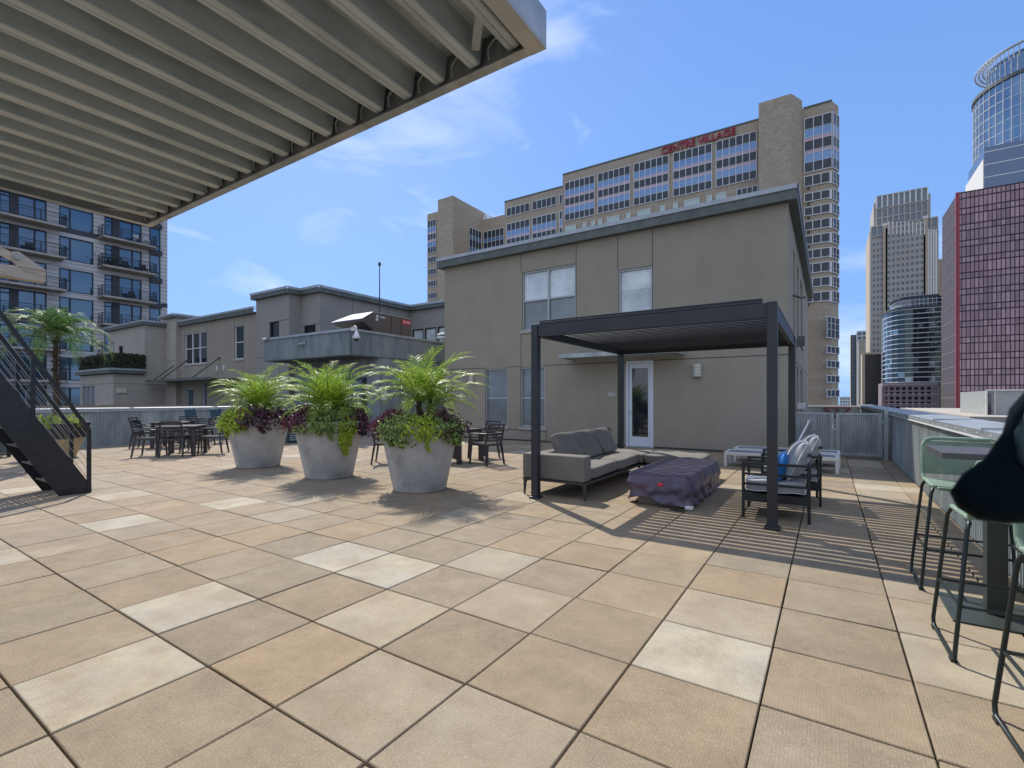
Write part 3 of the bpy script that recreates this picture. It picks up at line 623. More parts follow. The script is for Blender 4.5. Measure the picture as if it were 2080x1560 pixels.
# pale tower between
B = E('stucco_house', (-36,14.6,0), 'narrow pale stucco stair tower rising above the houses at left', 'building')
u = lambda px: PY(px,700,14.6)[0]
m = MB(); m.prism([(u(331),14.6),(u(357),14.6),(u(357),21),(u(331),21)],0,6.8); m.prism([(u(324),15.2),(u(331)+.1,15.2),(u(331)+.1,20),(u(324),20)],0,6.2)
m.c = 1; joints(m, fac('-Y',14.6), hs=[(u(331),u(357),3.9),(u(331),u(357),2.2)]); m.build('wall', [STUL,JOINT], B)
fascia([(u(331),21),(u(331),14.6),(u(357),14.6),(u(357),21)], 6.75, 7.02, B, .16)
# leftmost house with ivy balcony
HX = -37.6
B = E('stucco_house', (-40,12,0), 'pale stucco house at far left with an ivy screened balcony on its lower roof', 'building')
u1_ = PY(220,690,13.4)[0]; u2_ = PY(163,790,11.74)[0]
ou = [(PY(225,700,13.4)[0],PY(232,700,13.4)[0],3.3,PY(230,694,13.4)[1]),(PY(241,700,13.4)[0],PY(250,700,13.4)[0],3.9,PY(245,703,13.4)[1])]
ol = (PY(167,790,11.74)[0],PY(193,790,11.74)[0],.3,PY(180,784,11.74)[1])
m = MB(); fwall(m, fac('-Y',13.4), u1_,HX,3,6.3,ou,.15); fwall(m, fac('+X',HX),13.4,22,0,6.3,[]); fwall(m, fac('-Y',11.74),u2_,HX,0,3.0,[ol],.15); fwall(m, fac('+X',HX),11.74,13.4,0,3.0,[])
m.prism([(u2_,11.74),(HX,11.74),(HX,13.4),(u2_,13.4)],2.96,3.0); m.prism([(u1_,13.4),(HX,13.4),(HX,22),(u1_,22)],6.25,6.3)
m.c = 1; joints(m, fac('-Y',11.74), hs=[(u2_,HX,2.35)]); joints(m, fac('+X',HX), hs=[(11.74,14.4,2.35)])
m.build('wall', [STUL,JOINT], B)
fascia([(u1_,22),(u1_,13.4),(HX,13.4),(HX,20)], 6.25, 6.55, B, .2); fascia([(u2_,13.4),(u2_,11.74),(HX,11.74),(HX,13.38)], 3.0, 3.32, B, .25)
window(fac('-Y',13.4),ou[0],B,WHTF,BLINL,name='door'); window(fac('-Y',13.4),ou[1],B,WIND,GLS); window(fac('-Y',11.74),ol,B,WINF,BLINL,3,(.25,),lower=GLS)
y_ = PX(247,790,HX)[0]; m = MB(); m.box(HX,HX+.08,y_-.25,y_+.25,1.75,2.05); m.build('wall_lamp', LAMPG, B, bevel=.02)
t = E('ivy_screen', ((u2_+HX)/2,11.9,3.3), 'dark ivy screen wrapped round the balcony of the far left house', 'hedge')
m = MB(); rr = random.Random(5)
def leaf(mb, p, nrm, s, rnd_, asp=.6, droop=0):
    n = Vector(nrm).normalized(); a = n.cross(Vector((rnd_.uniform(-1,1), rnd_.uniform(-1,1), rnd_.uniform(-1,1)))).normalized(); b = n.cross(a)
    if droop: 
        a = (a*(1-droop) + Vector((0,0,-1))*droop).normalized(); b = n.cross(a); b = b.normalized() if b.length > .01 else a.orthogonal().normalized()
    p = Vector(p); f = n*s*.18
    mb.add([p, p+a*s*.5+b*s*asp*.5+f, p+a*s, p+a*s*.5-b*s*asp*.5+f], [(0,1,2),(0,2,3)])
for k in range(5200):
    if rr.random() < .5: q = (rr.uniform(u2_,HX), 11.74-.05+rr.uniform(-.06,.1)); n = (0,-1,0)
    else: q = (HX+.05+rr.uniform(-.1,.06), rr.uniform(11.7,13.4)); n = (1,0,0)
    n = (n[0]+rr.uniform(-.7,.7), n[1]+rr.uniform(-.7,.7), rr.uniform(-.3,.8))
    leaf(m, (q[0],q[1],rr.uniform(3.3,4.25)), n, rr.uniform(.07,.15), rr, .7)
m.build('foliage', HEDGM, t)
m = MB(); m.box(u2_,HX-.05,11.76,11.80,3.3,4.2); m.box(HX-.05,HX-.01,11.76,13.4,3.3,4.2); m.build('backing_panel', DKPAN, t)
# low brown roof seen over the left parapet
m = MB(); m.box(-31,-22,-6,11.6,0,.98); m.box(-31,-22,-6,11.6,.981,1.06)
one('low_wall', m, mat('brown_roofing',(.05,.043,.04),1,spec=0), 'broad low brown roof ledge just beyond the left parapet', 'roof')

# ================================================================== LEFT APARTMENT BLOCK
AX = -62.
B = E('apartment_building', (AX, 10, CITYZ), 'grey sided mid rise apartment block with stacked balconies at far left', 'building')
F = fac('+X', AX); U = lambda px: PX(px,600,AX)[0]; Z = lambda px, py: PX(px,py,AX)[1]
k_ = 62/60.
tops = [Z(122,417+61.6*i+ (3 if i==2 else 0)) for i in range(-2,7)]   # tops of the wide windows
FH = tops[2]-tops[3]
ops = []; wins = []
yR = U(340); yL = -14.
for z in tops:
    for (a, b, col) in ((120,190,'wide'),):
        wins.append((U(a),U(b),z-2.25,z,2,'wide'))
    wins.append((U(212),U(288),z-2.3,z+.08,2,'door')); wins.append((U(303),U(326),z-2.4,z+.1,1,'corner'))
    wins.append((U(0)-.05,U(95),z-2.3,z+.15,2,'door')); wins.append((-6.5,-1.0,z-2.3,z+.15,2,'wide'))
ops = [w[:4] for w in wins if w[2] > CITYZ+1]
m = MB(); top = tops[0]+1.2
fwall(m, F, yL, yR, CITYZ, top, ops, .2)
fwall(m, fac('-Y', yR), AX-.01, AX, CITYZ, top, []); m.add([(AX,yR,CITYZ),(AX-18,yR,CITYZ),(AX-18,yR,top),(AX,yR,top)],[(0,1,2,3)]); m.add([(AX,yL,top),(AX,yR,top),(AX-18,yR,top),(AX-18,yL,top)],[(0,1,2,3)])
m.c = 1; z = tops[-1]-3
while z < top:
    us = [w for w in ops if w[2] < z < w[3]]; u = yL
    for w in sorted(us): 
        if w[0] > u: fbox(m,F,u,w[0],z-.02,z+.02,-.012,.001)
        u = max(u,w[1])
    fbox(m,F,u,yR,z-.02,z+.02,-.012,.001); z += .42
m.build('siding', [SIDING, mat('siding_shadow_gap',(.16,.165,.175),.9)], B)
m = MB(); zb = tops[3]+.42; fbox(m,F,yL,U(303),zb,zb+.5,-.03,.001)
for z in tops: fbox(m,F,U(303),U(328),z+.14,z+.62,-.22,.001)
fbox(m,F,U(328),yR,tops[5]+.3,tops[5]+.75,-.03,.001)
for z in tops:
    for a,b in ((20,38),(228,243)): fbox(m,F,U(a)+.0,U(b),z-2.3,z+.15,-.02,.1)
m.build('dark_trim', DKPAN, B)
for w in wins:
    if w[2] < -4: continue
    if w[5] == 'wide': window(F, w, B, WIND, GLSB, 1, (), dep=.08, w=.1).name; 
    elif w[5] == 'corner': window(F, w, B, WIND, GLSB, 1, (.22,), dep=.04, w=.1)
    else:
        window(F, w, B, WIND, GLSB, 1, (), dep=.12, w=.1)
m = MB()
for w in wins:
    if w[2] < -4: continue
    a,b,c,d = w[:4]
    if w[5] == 'wide': u = a+(b-a)*.31; fbox(m,F,u-.07,u+.07,c+.1,d-.1,.03,.1); fbox(m,F,a+.1,u-.07,c+1.05,c+1.17,.032,.1)
    elif w[5] == 'door': u = a+(b-a)*.74; fbox(m,F,u-.06,u+.06,c+.1,d-.1,.06,.13); fbox(m,F,a+.1,a+(b-a)*.2,d-.5,d-.4,.062,.13)
m.build('mullions', WIND, B)
# balconies: one with its parts, the others copied
def balcony(u0, u1, z):
    m = MB(); fbox(m,F,u0,u1,z,z+.2,-1.6,-.02); s = m.build('balcony', CONCS, B, bevel=.02)
    m = MB()
    for d, a, b in ((-1.55,u0,u1),):
        fbox(m,F,a,b,z+1.18,z+1.24,d-.03,d+.03); fbox(m,F,a,b,z+.98,z+1.01,d-.02,d+.02); fbox(m,F,a,b,z+.26,z+.29,d-.02,d+.02)
        n = int((b-a)/.13)
        for k in range(n+1): q = a+(b-a)*k/n; fbox(m,F,q-.009,q+.009,z+.29,z+.98,d-.009,d+.009)
        for k in range(4): q = a+(b-a)*k/3; fbox(m,F,q-.035,q+.035,z-.05,z+1.18,d-.04,d+.035)
    for q in (u0+.03,u1-.03):
        fbox(m,F,q-.03,q+.03,z+1.18,z+1.24,-1.5,-.05); fbox(m,F,q-.02,q+.02,z+.26,z+.29,-1.5,-.05); fbox(m,F,q-.02,q+.02,z+.98,z+1.01,-1.5,-.05)
        for k in range(12): d = -1.45+k*.12; fbox(m,F,q-.009,q+.009,z+.29,z+.98,d-.009,d+.009)
    m.build('railing', BLKM, s); return s
def copyb(s, dz):
    c = s.copy(); COL.objects.link(c); c.location = s.location + Vector((0,0,dz)); c.parent = s.parent
    for ch in s.children: d = ch.copy(); COL.objects.link(d); d.parent = c
bz = [z-2.5 for z in tops]
for (pa, pb) in ((197,305),(-40,124)):
    s = balcony(U(pa), U(pb) if pa > 0 else U(124), bz[1])
    for z in bz[:1]+bz[2:]:
        if z > -4: copyb(s, z-bz[1])
# two white chairs on a balcony (highest visible right one)
zc = bz[2]+.2 if False else Z(262,487)
for k, px_ in enumerate((270,290)):
    y_ = U(px_); z_ = [q for q in bz if abs(q-Z(262,500)) < 1.6][0]+.2
    t = E('folding_chair', (AX+1.0,y_,z_), 'white folding chair on the upper right apartment balcony, %s' % ('left of the pair' if k == 0 else 'right of the pair'), 'chair', 'white balcony chairs')
    for s_ in (-.22,.22):
        m = MB(); m.bar((AX+.75,y_+s_,z_),(AX+1.25,y_+s_,z_+.62),.04); m.bar((AX+1.25,y_+s_,z_),(AX+.75,y_+s_,z_+.95),.04); m.build('side_frame', WHTP, t)
    m = MB(); m.box(AX+.78,AX+1.22,y_-.22,y_+.22,z_+.44,z_+.48); m.build('seat', WHTP, t)
    m = MB(); m.box(AX+.74,AX+.79,y_-.22,y_+.22,z_+.68,z_+.95); m.build('backrest', WHTP, t)

# dark furniture and plants on the other balconies
def bchair(px_, zi, label):
    y_ = U(px_); z_ = bz[zi]+.2
    t = E('balcony_chair', (AX+.9,y_,z_), label, 'chair', 'dark chairs on the apartment balconies')
    m = MB(); m.box(AX+.65,AX+1.15,y_-.28,y_+.28,z_+.3,z_+.42); m.build('seat', BLKM, t, bevel=.02)
    m = MB(); m.box(AX+.6,AX+.68,y_-.28,y_+.28,z_+.42,z_+.9); m.build('backrest', BLKM, t, bevel=.02)
    for a in (AX+.7,AX+1.1):
        for b_ in (-.24,.24): m = MB(); m.box(a-.02,a+.02,y_+b_-.02,y_+b_+.02,z_,z_+.3); m.build('leg', BLKM, t)
hi = min(range(len(bz)), key=lambda q: abs(bz[q]-Z(250,565)))
bchair(250, hi, 'dark lounge chair on the second visible right balcony of the apartment block')
bchair(285, hi, 'dark chair at the right end of the second visible right balcony')
bchair(262, min(hi+1,len(bz)-1), 'dark chair on the third visible right balcony of the apartment block')
bchair(55, min(hi,len(bz)-1), 'dark chair on a left balcony of the apartment block')
rr = random.Random(6); y_ = U(216); z_ = bz[hi]+.2
t = E('balcony_plants', (AX+1.1,y_,z_), 'dark leafy potted shrub in the left corner of an apartment balcony', 'plant')
m = MB()
for k in range(260): leaf(m,(AX+1.1+rr.gauss(0,.25),y_+rr.gauss(0,.45),z_+.55+rr.gauss(0,.28)),(rr.uniform(-1,1),rr.uniform(-1,1),rr.uniform(0,1)),rr.uniform(.12,.25),rr)
m.build('foliage', HEDGM, t)
m = MB(); m.lathe([(.15,0),(.2,.35)],(AX+1.1,y_,z_),12); m.build('pot', BLKP, t)

# ================================================================== CENTRE VILLAGE TOWER
CY_ = 108.
B = E('brick_tower', (-30, CY_, CITYZ), 'long tan brick high rise with CENTRE VILLAGE in dark red letters on its roofline', 'building')
X = lambda px, Y=CY_: PY(px,400,Y)[0]
ZC = lambda px, py, Y=CY_: PY(px,py,Y)[1]
zr = 57.2
m = MB()
m.prism([(X(1143),CY_),(X(1545),CY_),(X(1545),125),(X(1143),125)],CITYZ,zr)
m.prism([(X(1025),CY_),(X(1143)+.01,CY_),(X(1143)+.01,124),(X(1025),124)],CITYZ,54.3)
m.prism([(X(1541),CY_+1),(X(1541,104),104),(X(1607,104),104),(X(1629,107.5),107.5),(X(1629,107.5),124),(X(1541),124)],CITYZ,ZC(1607,190,104))
zE = ZC(1690,205)
m.prism([(X(1625),CY_),(X(1690),CY_),(X(1703,110.6),110.6),(X(1703,110.6),122),(X(1625),122)],CITYZ,zE)
m.prism([(X(868),CY_),(X(892),CY_),(X(892),124),(X(868),124)],CITYZ,56.9)
m.prism([(X(889.5,105),105),(X(920,105),105),(X(935.5,108.5),108.5),(X(935.5,108.5),124),(X(889.5,105),124)],CITYZ,ZC(920,397,105))
m.prism([(X(935,108.5),108.5),(X(980,118),118),(X(1026,118),118),(X(1026,118),126),(X(935,108.5),126)],CITYZ,ZC(980,447,118))
m.build('wall', BRIC, B)
m = MB()
for a,b,z,Y in ((1143,1541,zr,CY_),(1025,1143,54.3,CY_),(1632,1690,zE,CY_)): m.box(X(a,Y),X(b,Y),Y-.15,Y+.3,z-.05,z+.25)
m.build('coping', FASC, B)
PALEW = mat('pale_curtained_glass', (.42,.52,.48), .5)
def bay(p0, p1, zb, zt, cols, name='window_bay', Fq=None, rows=None):
    """glass bay: white grid, dark panes, blue and pink spandrels; p0, p1 distances along the wall"""
    Fq = Fq or fac('-Y', CY_)
    rows = rows or ((0,.2,1),(.2,.36,2),(.36,.42,3),(.42,.6,1),(.6,.66,3),(.66,.82,2),(.82,1,1))
    H = zt-zb; w = .13; m = MB()
    for a, b, c in rows:
        m.c = c; fbox(m,Fq,p0,p1,zt-b*H,zt-a*H,-.12,-.04)
    m.c = 0
    for k in range(cols+1):
        q = p0+(p1-p0)*k/cols; fbox(m,Fq,q-w/2,q+w/2,zb,zt,-.2,-.13)
    for z in (zb,zt): fbox(m,Fq,p0-w/2,p1+w/2,z-w/2,z+w/2,-.21,-.02)
    for a, b, c in rows[1:]: fbox(m,Fq,p0,p1,zt-a*H-.035,zt-a*H+.035,-.18,-.125)
    return m.build(name, [WHTF, CVG, SPANB, PINK, PALEW], B)
bt, bb = 55.0, 45.5
for a, b in ((1148,1208),(1215,1280),(1288,1358),(1368,1446),(1455,1540)): bay(X(a),X(b)-(.3 if b==1540 else 0),bb,bt,6)
for a, b, n in ((1030,1076,5),(1082,1130,5),(1137,1142.6,1)):
    bay(X(a),X(b),38.5,48.2,n); bay(X(a),X(b),50.2,52.4,n,'window',rows=((0,1,1),))
# corner glazing at the right end
zt, zb = ZC(1690,228), ZC(1690,340)
bay(X(1634),X(1690),zb,zt,3)
# the angled return: local facade along the chamfer
pA = Vector((X(1690),CY_)); pB = Vector((X(1703,110.6),110.6)); dd = (pB-pA).normalized(); nn = Vector((dd.y,-dd.x)); LEN = (pB-pA).length
Fch = lambda u_, d, z: (pA.x+dd.x*u_-nn.x*d, pA.y+dd.y*u_-nn.y*d, z)
def fbx(mb, Fq, u0, u1, z0, z1, d0, d1):
    mb.add([Fq(u0,d0,z0),Fq(u1,d0,z0),Fq(u1,d1,z0),Fq(u0,d1,z0),Fq(u0,d0,z1),Fq(u1,d0,z1),Fq(u1,d1,z1),Fq(u0,d1,z1)],
           [(0,3,2,1),(4,5,6,7),(0,1,5,4),(1,2,6,5),(2,3,7,6),(3,0,4,7)])
def fbox(mb, F, u0, u1, z0, z1, d0, d1): fbx(mb, F, u0, u1, z0, z1, d0, d1)
bay(.1,LEN-.1,zb,zt,2,Fq=Fch)
for y0,y1 in ((348,372),(384,404),(413,433),(442,463),(472,493),(502,523),(531,553),(561,582),(591,613)):
    za_, zb_ = ZC(1690,y1), ZC(1690,y0)
    bay(X(1634),X(1685),za_+.3,zb_,3,'window',rows=((0,1,1),)); bay(.1,LEN-.1,za_,zb_,2,'window',Fch,((0,.62,1),(.62,1,1)))
    m = MB(); fbox(m,fac('-Y',CY_),X(1685),X(1690),za_,zb_,-.2,-.01); m.build('corner_post', WHTF, B)
    m = MB(); fbox(m,fac('-Y',CY_),X(1640),X(1645),za_-.3,za_+.1,-.35,-.01); m.build('air_conditioner', DKPAN, B)
for y0,y1,n in ((645,687,3),(704,718,3),(733,747,3),(763,777,3),(792,806,3)):
    bay(-2.5,LEN-.1,ZC(1690,y1),ZC(1690,y0),n,'window',Fch,((0,.3,1),(.3,.6,1),(.6,1,1)) if y0==645 else ((0,1,1),))
# punched windows below the bays
for fl_ in range(5):
    zt_ = 44.2-fl_*3.05
    for a, b, n in ((1149,1170,3),(1184,1191,1),(1202,1208.5,1),(1216,1223,1),(1234,1258,3),(1273,1281,1),(1296,1321,3),(1342,1351,1),(1368,1377,1),(1391,1420,3),(1436,1446,1),(1455,1475,2),(1497,1539,4)):
        if (zt_ < 41 and a < 1230) or zt_ < 38: continue
        bay(X(a),X(b),zt_-2,zt_-.1,n,'window',rows=((0,1,1 if a > 1490 else 4),))
# left wing
bay(X(868)+.3,X(886),ZC(886,512),ZC(886,445),3)
for k in range(6):
    y0 = 520+k*24.5; bay(X(868)+.5,X(886),ZC(886,y0+12),ZC(886,y0),3,'window',rows=((0,1,1),))
p1_ = Vector((X(935,108.5),108.5)); p2_ = Vector((X(980,118),118)); d2 = (p2_-p1_).normalized(); n2 = Vector((d2.y,-d2.x)); L2_ = (p2_-p1_).length
Fw = lambda u_, d, z: (p1_.x+d2.x*u_-n2.x*d, p1_.y+d2.y*u_-n2.y*d, z)
bay(L2_*.38,L2_*.93,38,51.8,4,Fq=Fw,rows=((0,.16,1),(.16,.24,2),(.24,.4,1),(.4,.5,2),(.5,.66,1),(.66,.74,2),(.74,1,1)))
bay(X(983,118),X(1024,118),38,51.8,5,Fq=fac('-Y',118),rows=((0,.16,1),(.16,.24,2),(.24,.4,1),(.4,.5,2),(.5,.66,1),(.66,.74,2),(.74,1,1)))
m = MB(); x_ = X(985,119); m.add([(x_-3,119,54),(x_+2,119,54),(x_,119,58),(x_-3,122,54),(x_+2,122,54),(x_,122,58)],[(0,1,2),(3,5,4),(0,2,5,3),(1,4,5,2)]); m.build('skylight', WHTF, B)
m = MB(); m.box(X(1632,112),X(1658,112),112,118,zE,zE+1.1); m.build('roof_room', WHTF, B)
# lettering set along the roofline
sg = text('CENTRE VILLAGE', 2.05, Matrix.Translation((X(1345)-.1,CY_-.3,55.45)) @ RX, 'sign_letters', B, .15, SIGN)
bx = [v.co.x for v in sg.data.vertices]; w0 = max(bx)-min(bx); want = X(1495)-X(1345); x00 = min(bx)
for v in sg.data.vertices: v.co.x = x00+(v.co.x-x00)*want/w0

# ================================================================== FAR TOWERS
def grid(name, parent, Fq, u0, u1, z0, z1, du, dz, wu, wz, m_u, m_z=None, proud=.25):
    m = MB(); n = max(1,int(round((u1-u0)/du)))
    for k in range(n+1): q = u0+(u1-u0)*k/n; fbox(m,Fq,q-wu/2,q+wu/2,z0,z1,-proud,0)
    if m_z is None: m.c = 0
    else: m.c = 1
    n = max(1,int(round((z1-z0)/dz)))
    for k in range(n+1): q = z0+(z1-z0)*k/n; fbox(m,Fq,u0,u1,q-wz/2,q+wz/2,-proud*.7,0)
    return m.build(name, [m_u] if m_z is None else [m_u, m_z], parent)
# mauve mirror tower
RY = 158.; rx0, rz = PY(1945,393,RY); rx1 = rx0+26
B = E('office_tower', (rx0+13,RY,CITYZ), 'mauve mirror glass office block with a bright red corner edge at far right', 'building')
ry1 = PX(1914,440,rx0)[0]
m = MB(); F = fac('-Y',RY); n = 34
rowz = []; z = rz
k = 0
while z > CITYZ: rowz.append(z); z -= (1.45 if k % 2 == 0 else 2.45); k += 1
rr = random.Random(2)
for i in range(n):
    for a, b in zip(rowz, rowz[1:]):
        u0 = rx0+(rx1-rx0)*i/n; u1 = rx0+(rx1-rx0)*(i+1)/n; e = rr.uniform(-.012,.012); e2 = rr.uniform(-.012,.012)
        m.add([F(u0,e,b),F(u1,e+e2,b),F(u1,e2,a),F(u0,0,a)],[(0,1,2,3)])
m.build('glass_panes', REDG, B)
m = MB(); m.box(rx0,rx1,RY+.1,ry1,CITYZ,rz-.1); m.build('core', REDM, B)
m = MB()
for i in range(n+1): q = rx0+(rx1-rx0)*i/n; fbox(m,F,q-.06,q+.06,CITYZ,rz,-.14,.05)
for z in rowz: fbox(m,F,rx0,rx1,z-.12,z+.12,-.13,.05)
m.build('mullions', REDM, B)
m = MB(); m.box(rx0-.35,rx0+.35,RY-.25,RY+.35,CITYZ,rz+.2); m.build('corner_trim', REDL, B)
Fl = fac('-X', rx0); m = MB(); fbox(m,Fl,RY,ry1,CITYZ,rz,-.02,.05); m.build('side_glass', mat('brown_side_glass',(.095,.07,.06),.5,0,spec=.2), B)
m = MB(); z = rz-3
while z > CITYZ: fbox(m,Fl,RY+.3,ry1,z-.06,z+.06,-.1,0); z -= 3.9
m.build('side_bands', mat('rose_band',(.30,.22,.20),.7), B)
m = MB(); 
for k in range(1,9): q = RY+(ry1-RY)*k/9; fbox(m,Fl,q-.05,q+.05,CITYZ,rz,-.05,0)
m.build('side_mullions', REDM, B)
# round tower with halo
HY = 245.; hx = PY(2115,400,HY)[0]
cf = -hx*SN+HY*CS
def rad(px): # radius of a vertical cylinder whose left silhouette sits at px
    th = math.atan((px-1040)/FPX); cx_ = hx*CS+HY*SN; D_ = math.hypot(cx_,cf); return D_*sin(math.atan2(cx_,cf)-th)
B = E('office_tower', (hx,HY,CITYZ), 'round blue glass skyscraper crowned by an open lattice halo ring at far right', 'building')
r1, r2, r3 = rad(1977), rad(2004), rad(1980)
def tanz(px, py, r_):
    th = math.atan((px-1040)/FPX); D_ = math.hypot(hx*CS+HY*SN, cf); return EYE+(HOR-py)/FPX*math.sqrt(D_*D_-r_*r_)*cos(th)
zh = tanz(1980,158,r3)-2.5; z1_ = tanz(1977,217,r1)
m = MB(); m.lathe([(r1,CITYZ),(r1,z1_)],(hx,HY,0),72); m.lathe([(r2,z1_),(r2,zh+1)],(hx,HY,0),72); m.build('glass_drum', CAPG, B)
m = MB()
for k in range(48): a = 2*pi*k/48; m.bar((hx+r1*1.004*cos(a),HY+r1*1.004*sin(a),40),(hx+r1*1.004*cos(a),HY+r1*1.004*sin(a),z1_),.22); m.bar((hx+r2*1.004*cos(a),HY+r2*1.004*sin(a),z1_),(hx+r2*1.004*cos(a),HY+r2*1.004*sin(a),zh),.22)
z = z1_-3.6
while z > 40: m.lathe([(r1*1.006,z-.12),(r1*1.006,z+.12)],(hx,HY,0),72,cap=False); z -= 3.6
m.build('mullions', WHTF, B)
m = MB(); m.lathe([(r1*1.03,z1_-.6),(r1*1.03,z1_+.6),(r1*.95,z1_+.6)],(hx,HY,0),72); m.build('ledge', FASC, B)
m = MB()
for q in (0,.33,.66,1): 
    r_ = r2+(r3-r2)*q; m.lathe([(r_-.18,zh+3-q*1.2),(r_+.18,zh+3-q*1.2),(r_+.18,zh+3.3-q*1.2),(r_-.18,zh+3.3-q*1.2)],(hx,HY,0),72,cap=False)
for k in range(60): a = 2*pi*k/60; m.bar((hx+r2*cos(a),HY+r2*sin(a),zh+3.1),(hx+r3*cos(a),HY+r3*sin(a),zh+2.0),.25); 
for k in range(60): a = 2*pi*k/60; m.bar((hx+r2*cos(a),HY+r2*sin(a),zh-1),(hx+r2*cos(a),HY+r2*sin(a),zh+3.1),.25)
m.build('halo_ring', WHTF, B)
# its lower annex
AY = 205.; ax0, az = PY(1999,300,AY)
ax1 = ax0+30; ays = AY+14
B = E('office_tower', (ax0+15,AY,CITYZ), 'slate blue office annex with pale lattice side in front of the round skyscraper', 'building')
m = MB(); m.box(ax0,ax1,AY,AY+20,CITYZ,az); m.build('wall', mat('slate_blue_glass',(.11,.15,.23),.2,.5), B)
m = MB(); z = az-1.5
while z > 30: fbox(m,fac('-Y',AY),ax0,ax1,z-.15,z+.15,-.1,0); z -= 3.9
m.build('bands', WHTF, B)
sx = PX(1963,390,ax0)[0]
m = MB(); m.box(ax0-.25,ax0-.02,AY,min(sx,AY+34),CITYZ,az-3.5); m.build('stone_side', STONL, B)
m = MB(); z = az-20
while z > 20: fbox(m,fac('-X',ax0-.25),AY+3,min(sx,AY+34)-1,z,z+1.2,-.05,0); z -= 2.4
m.build('side_windows', TGL, B)

# tan skyscraper with stepped crown
TY = 400.
XT = lambda px: PY(px,500,TY)[0]
ZT = lambda px, py: PY(px,py,TY)[1]
B = E('skyscraper', (XT(1840),TY,CITYZ), 'tall tan stone skyscraper with stepped ribbed crown right of the brick tower', 'building')
lv = [(1780,1889,ZT(1890,374),3,.9),(1776.5,1894.5,ZT(1894,384),3.7,.9),(1768,1906,ZT(1905,441),0,.9)]
m = MB()
for a,b,zt_,dy,_ in lv: m.box(XT(a),XT(b),TY+dy*2,TY+45,CITYZ,zt_)
m.build('wall', STONE, B)
for (a,b,zlo,zhi,dy,du,pm) in ((1780,1889,ZT(1890,400),ZT(1890,374),6,1.6,STONL),(1780,1889,ZT(1890,440),ZT(1890,402),6,1.6,STONE),(1768,1906,ZT(1905,462),ZT(1905,441),0,1.6,STONE)):
    m = MB(); fbox(m,fac('-Y',TY+dy),XT(a)+.5,XT(b)-.5,zlo,zhi,-.3,0); m.build('glass_band', TGL, B)
    grid('ribs', B, fac('-Y',TY+dy-.3), XT(a)+.5, XT(b)-.5, zlo, zhi, 2.9, 6.5, .8, .9, pm, STONE, .7)
# main shaft windows
for (a,b,zhi,du) in ((1771,1795,ZT(1780,488),2.1),(1800,1877,ZT(1877,450),2.35),(1882,1904,ZT(1900,470),2.0)):
    dy = -1.2 if a == 1800 else 0
    m = MB(); m.box(XT(a)-.6,XT(b)+.6,TY+dy,TY+3,CITYZ,zhi); m.build('pier', STONE, B)
    m = MB(); fbox(m,fac('-Y',TY+dy),XT(a),XT(b),0,zhi-1,-.1,0); m.build('windows', TGL, B)
    grid('spandrels', B, fac('-Y',TY+dy-.1), XT(a), XT(b), 0, zhi-1, du, 3.9, .9, 2.1, STONE, STONE, .5)
for a in (1798,1879.5):
    m = MB(); m.box(XT(a)-1.2,XT(a)+1.0,TY-1.8,TY+1,CITYZ,ZT(a,460 if a<1850 else 445)); m.build('tan_pier', STONP, B)
    m = MB(); m.box(XT(a)-1.3,XT(a)+1.1,TY-1.9,TY+1,ZT(a,460 if a<1850 else 445),ZT(a,460 if a<1850 else 445)+1.6); m.build('pier_cap', STONL, B)
m = MB()
for px_ in list(range(1805,1878,8)): m.box(XT(px_)-.3,XT(px_)+.3,TY-2.1,TY-1.2,ZT(px_,478),ZT(px_,452)); 
m.build('fins', STONL, B)
m = MB()
for q in (1886,1891,1896,1901): m.box(XT(q)-.4,XT(q)+.4,TY-.9,TY,ZT(q,810)-3,ZT(q,466))
for q in (1769,1770): m.box(XT(q)-.3,XT(q)+.3,TY-.9,TY,CITYZ,ZT(q,470))
m.build('edge_fins', STONL, B)
# side face catching the sun
m = MB(); m.box(XT(1768)-.4,XT(1768)-.02,TY+.5,TY+40,CITYZ,ZT(1768,470)); m.build('side_wall', STONP, B)

# curved glass tower and its podium
QY = 250.
pts = [(1793,268),(1797,261),(1803,257),(1812,253.5),(1824,251.3),(1838,250.2),(1855,250),(1875,250),(1911,250)]
poly = [(PY(a,700,y)[0],y) for a, y in pts]
B = E('office_tower', (28,QY,CITYZ), 'bow fronted dark glass tower with pale floor lines in front of the tan skyscraper', 'building')
zp = PY(1850,776,QY)[1]; zt_ = PY(1850,630,QY)[1]
m = MB(); rr = random.Random(8); fh = 1.95; nf = int((zt_-zp)/fh)
sub = []
for (a, b) in zip(poly, poly[1:]):
    n = max(1,int(math.hypot(b[0]-a[0],b[1]-a[1])/1.5))
    for i in range(n): sub.append((a[0]+(b[0]-a[0])*i/n, a[1]+(b[1]-a[1])*i/n))
sub.append(poly[-1])
for a, b in zip(sub, sub[1:]):
    for k in range(nf+1):
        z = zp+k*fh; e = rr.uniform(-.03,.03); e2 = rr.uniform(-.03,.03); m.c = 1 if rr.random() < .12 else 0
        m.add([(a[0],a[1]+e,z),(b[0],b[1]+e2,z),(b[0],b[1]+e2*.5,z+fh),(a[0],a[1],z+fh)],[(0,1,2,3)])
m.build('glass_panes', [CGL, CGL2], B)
m = MB(); m.prism([(x_,y_+.4) for x_, y_ in poly]+[(poly[-1][0],275),(poly[0][0],275)],CITYZ,zt_+1); m.build('core', FASC, B)
for k in range(nf+2):
    z = zp+k*fh; m = MB()
    for a, b in zip(sub, sub[1:]): m.bar((a[0],a[1]-.12,z),(b[0],b[1]-.12,z),.3,.28)
    m.build('floor_line', WHTF, B)
m = MB()
for a in sub[::2]: m.bar((a[0],a[1]-.08,zp),(a[0],a[1]-.08,zt_+1),.12)
m.build('mullions', FASC, B)
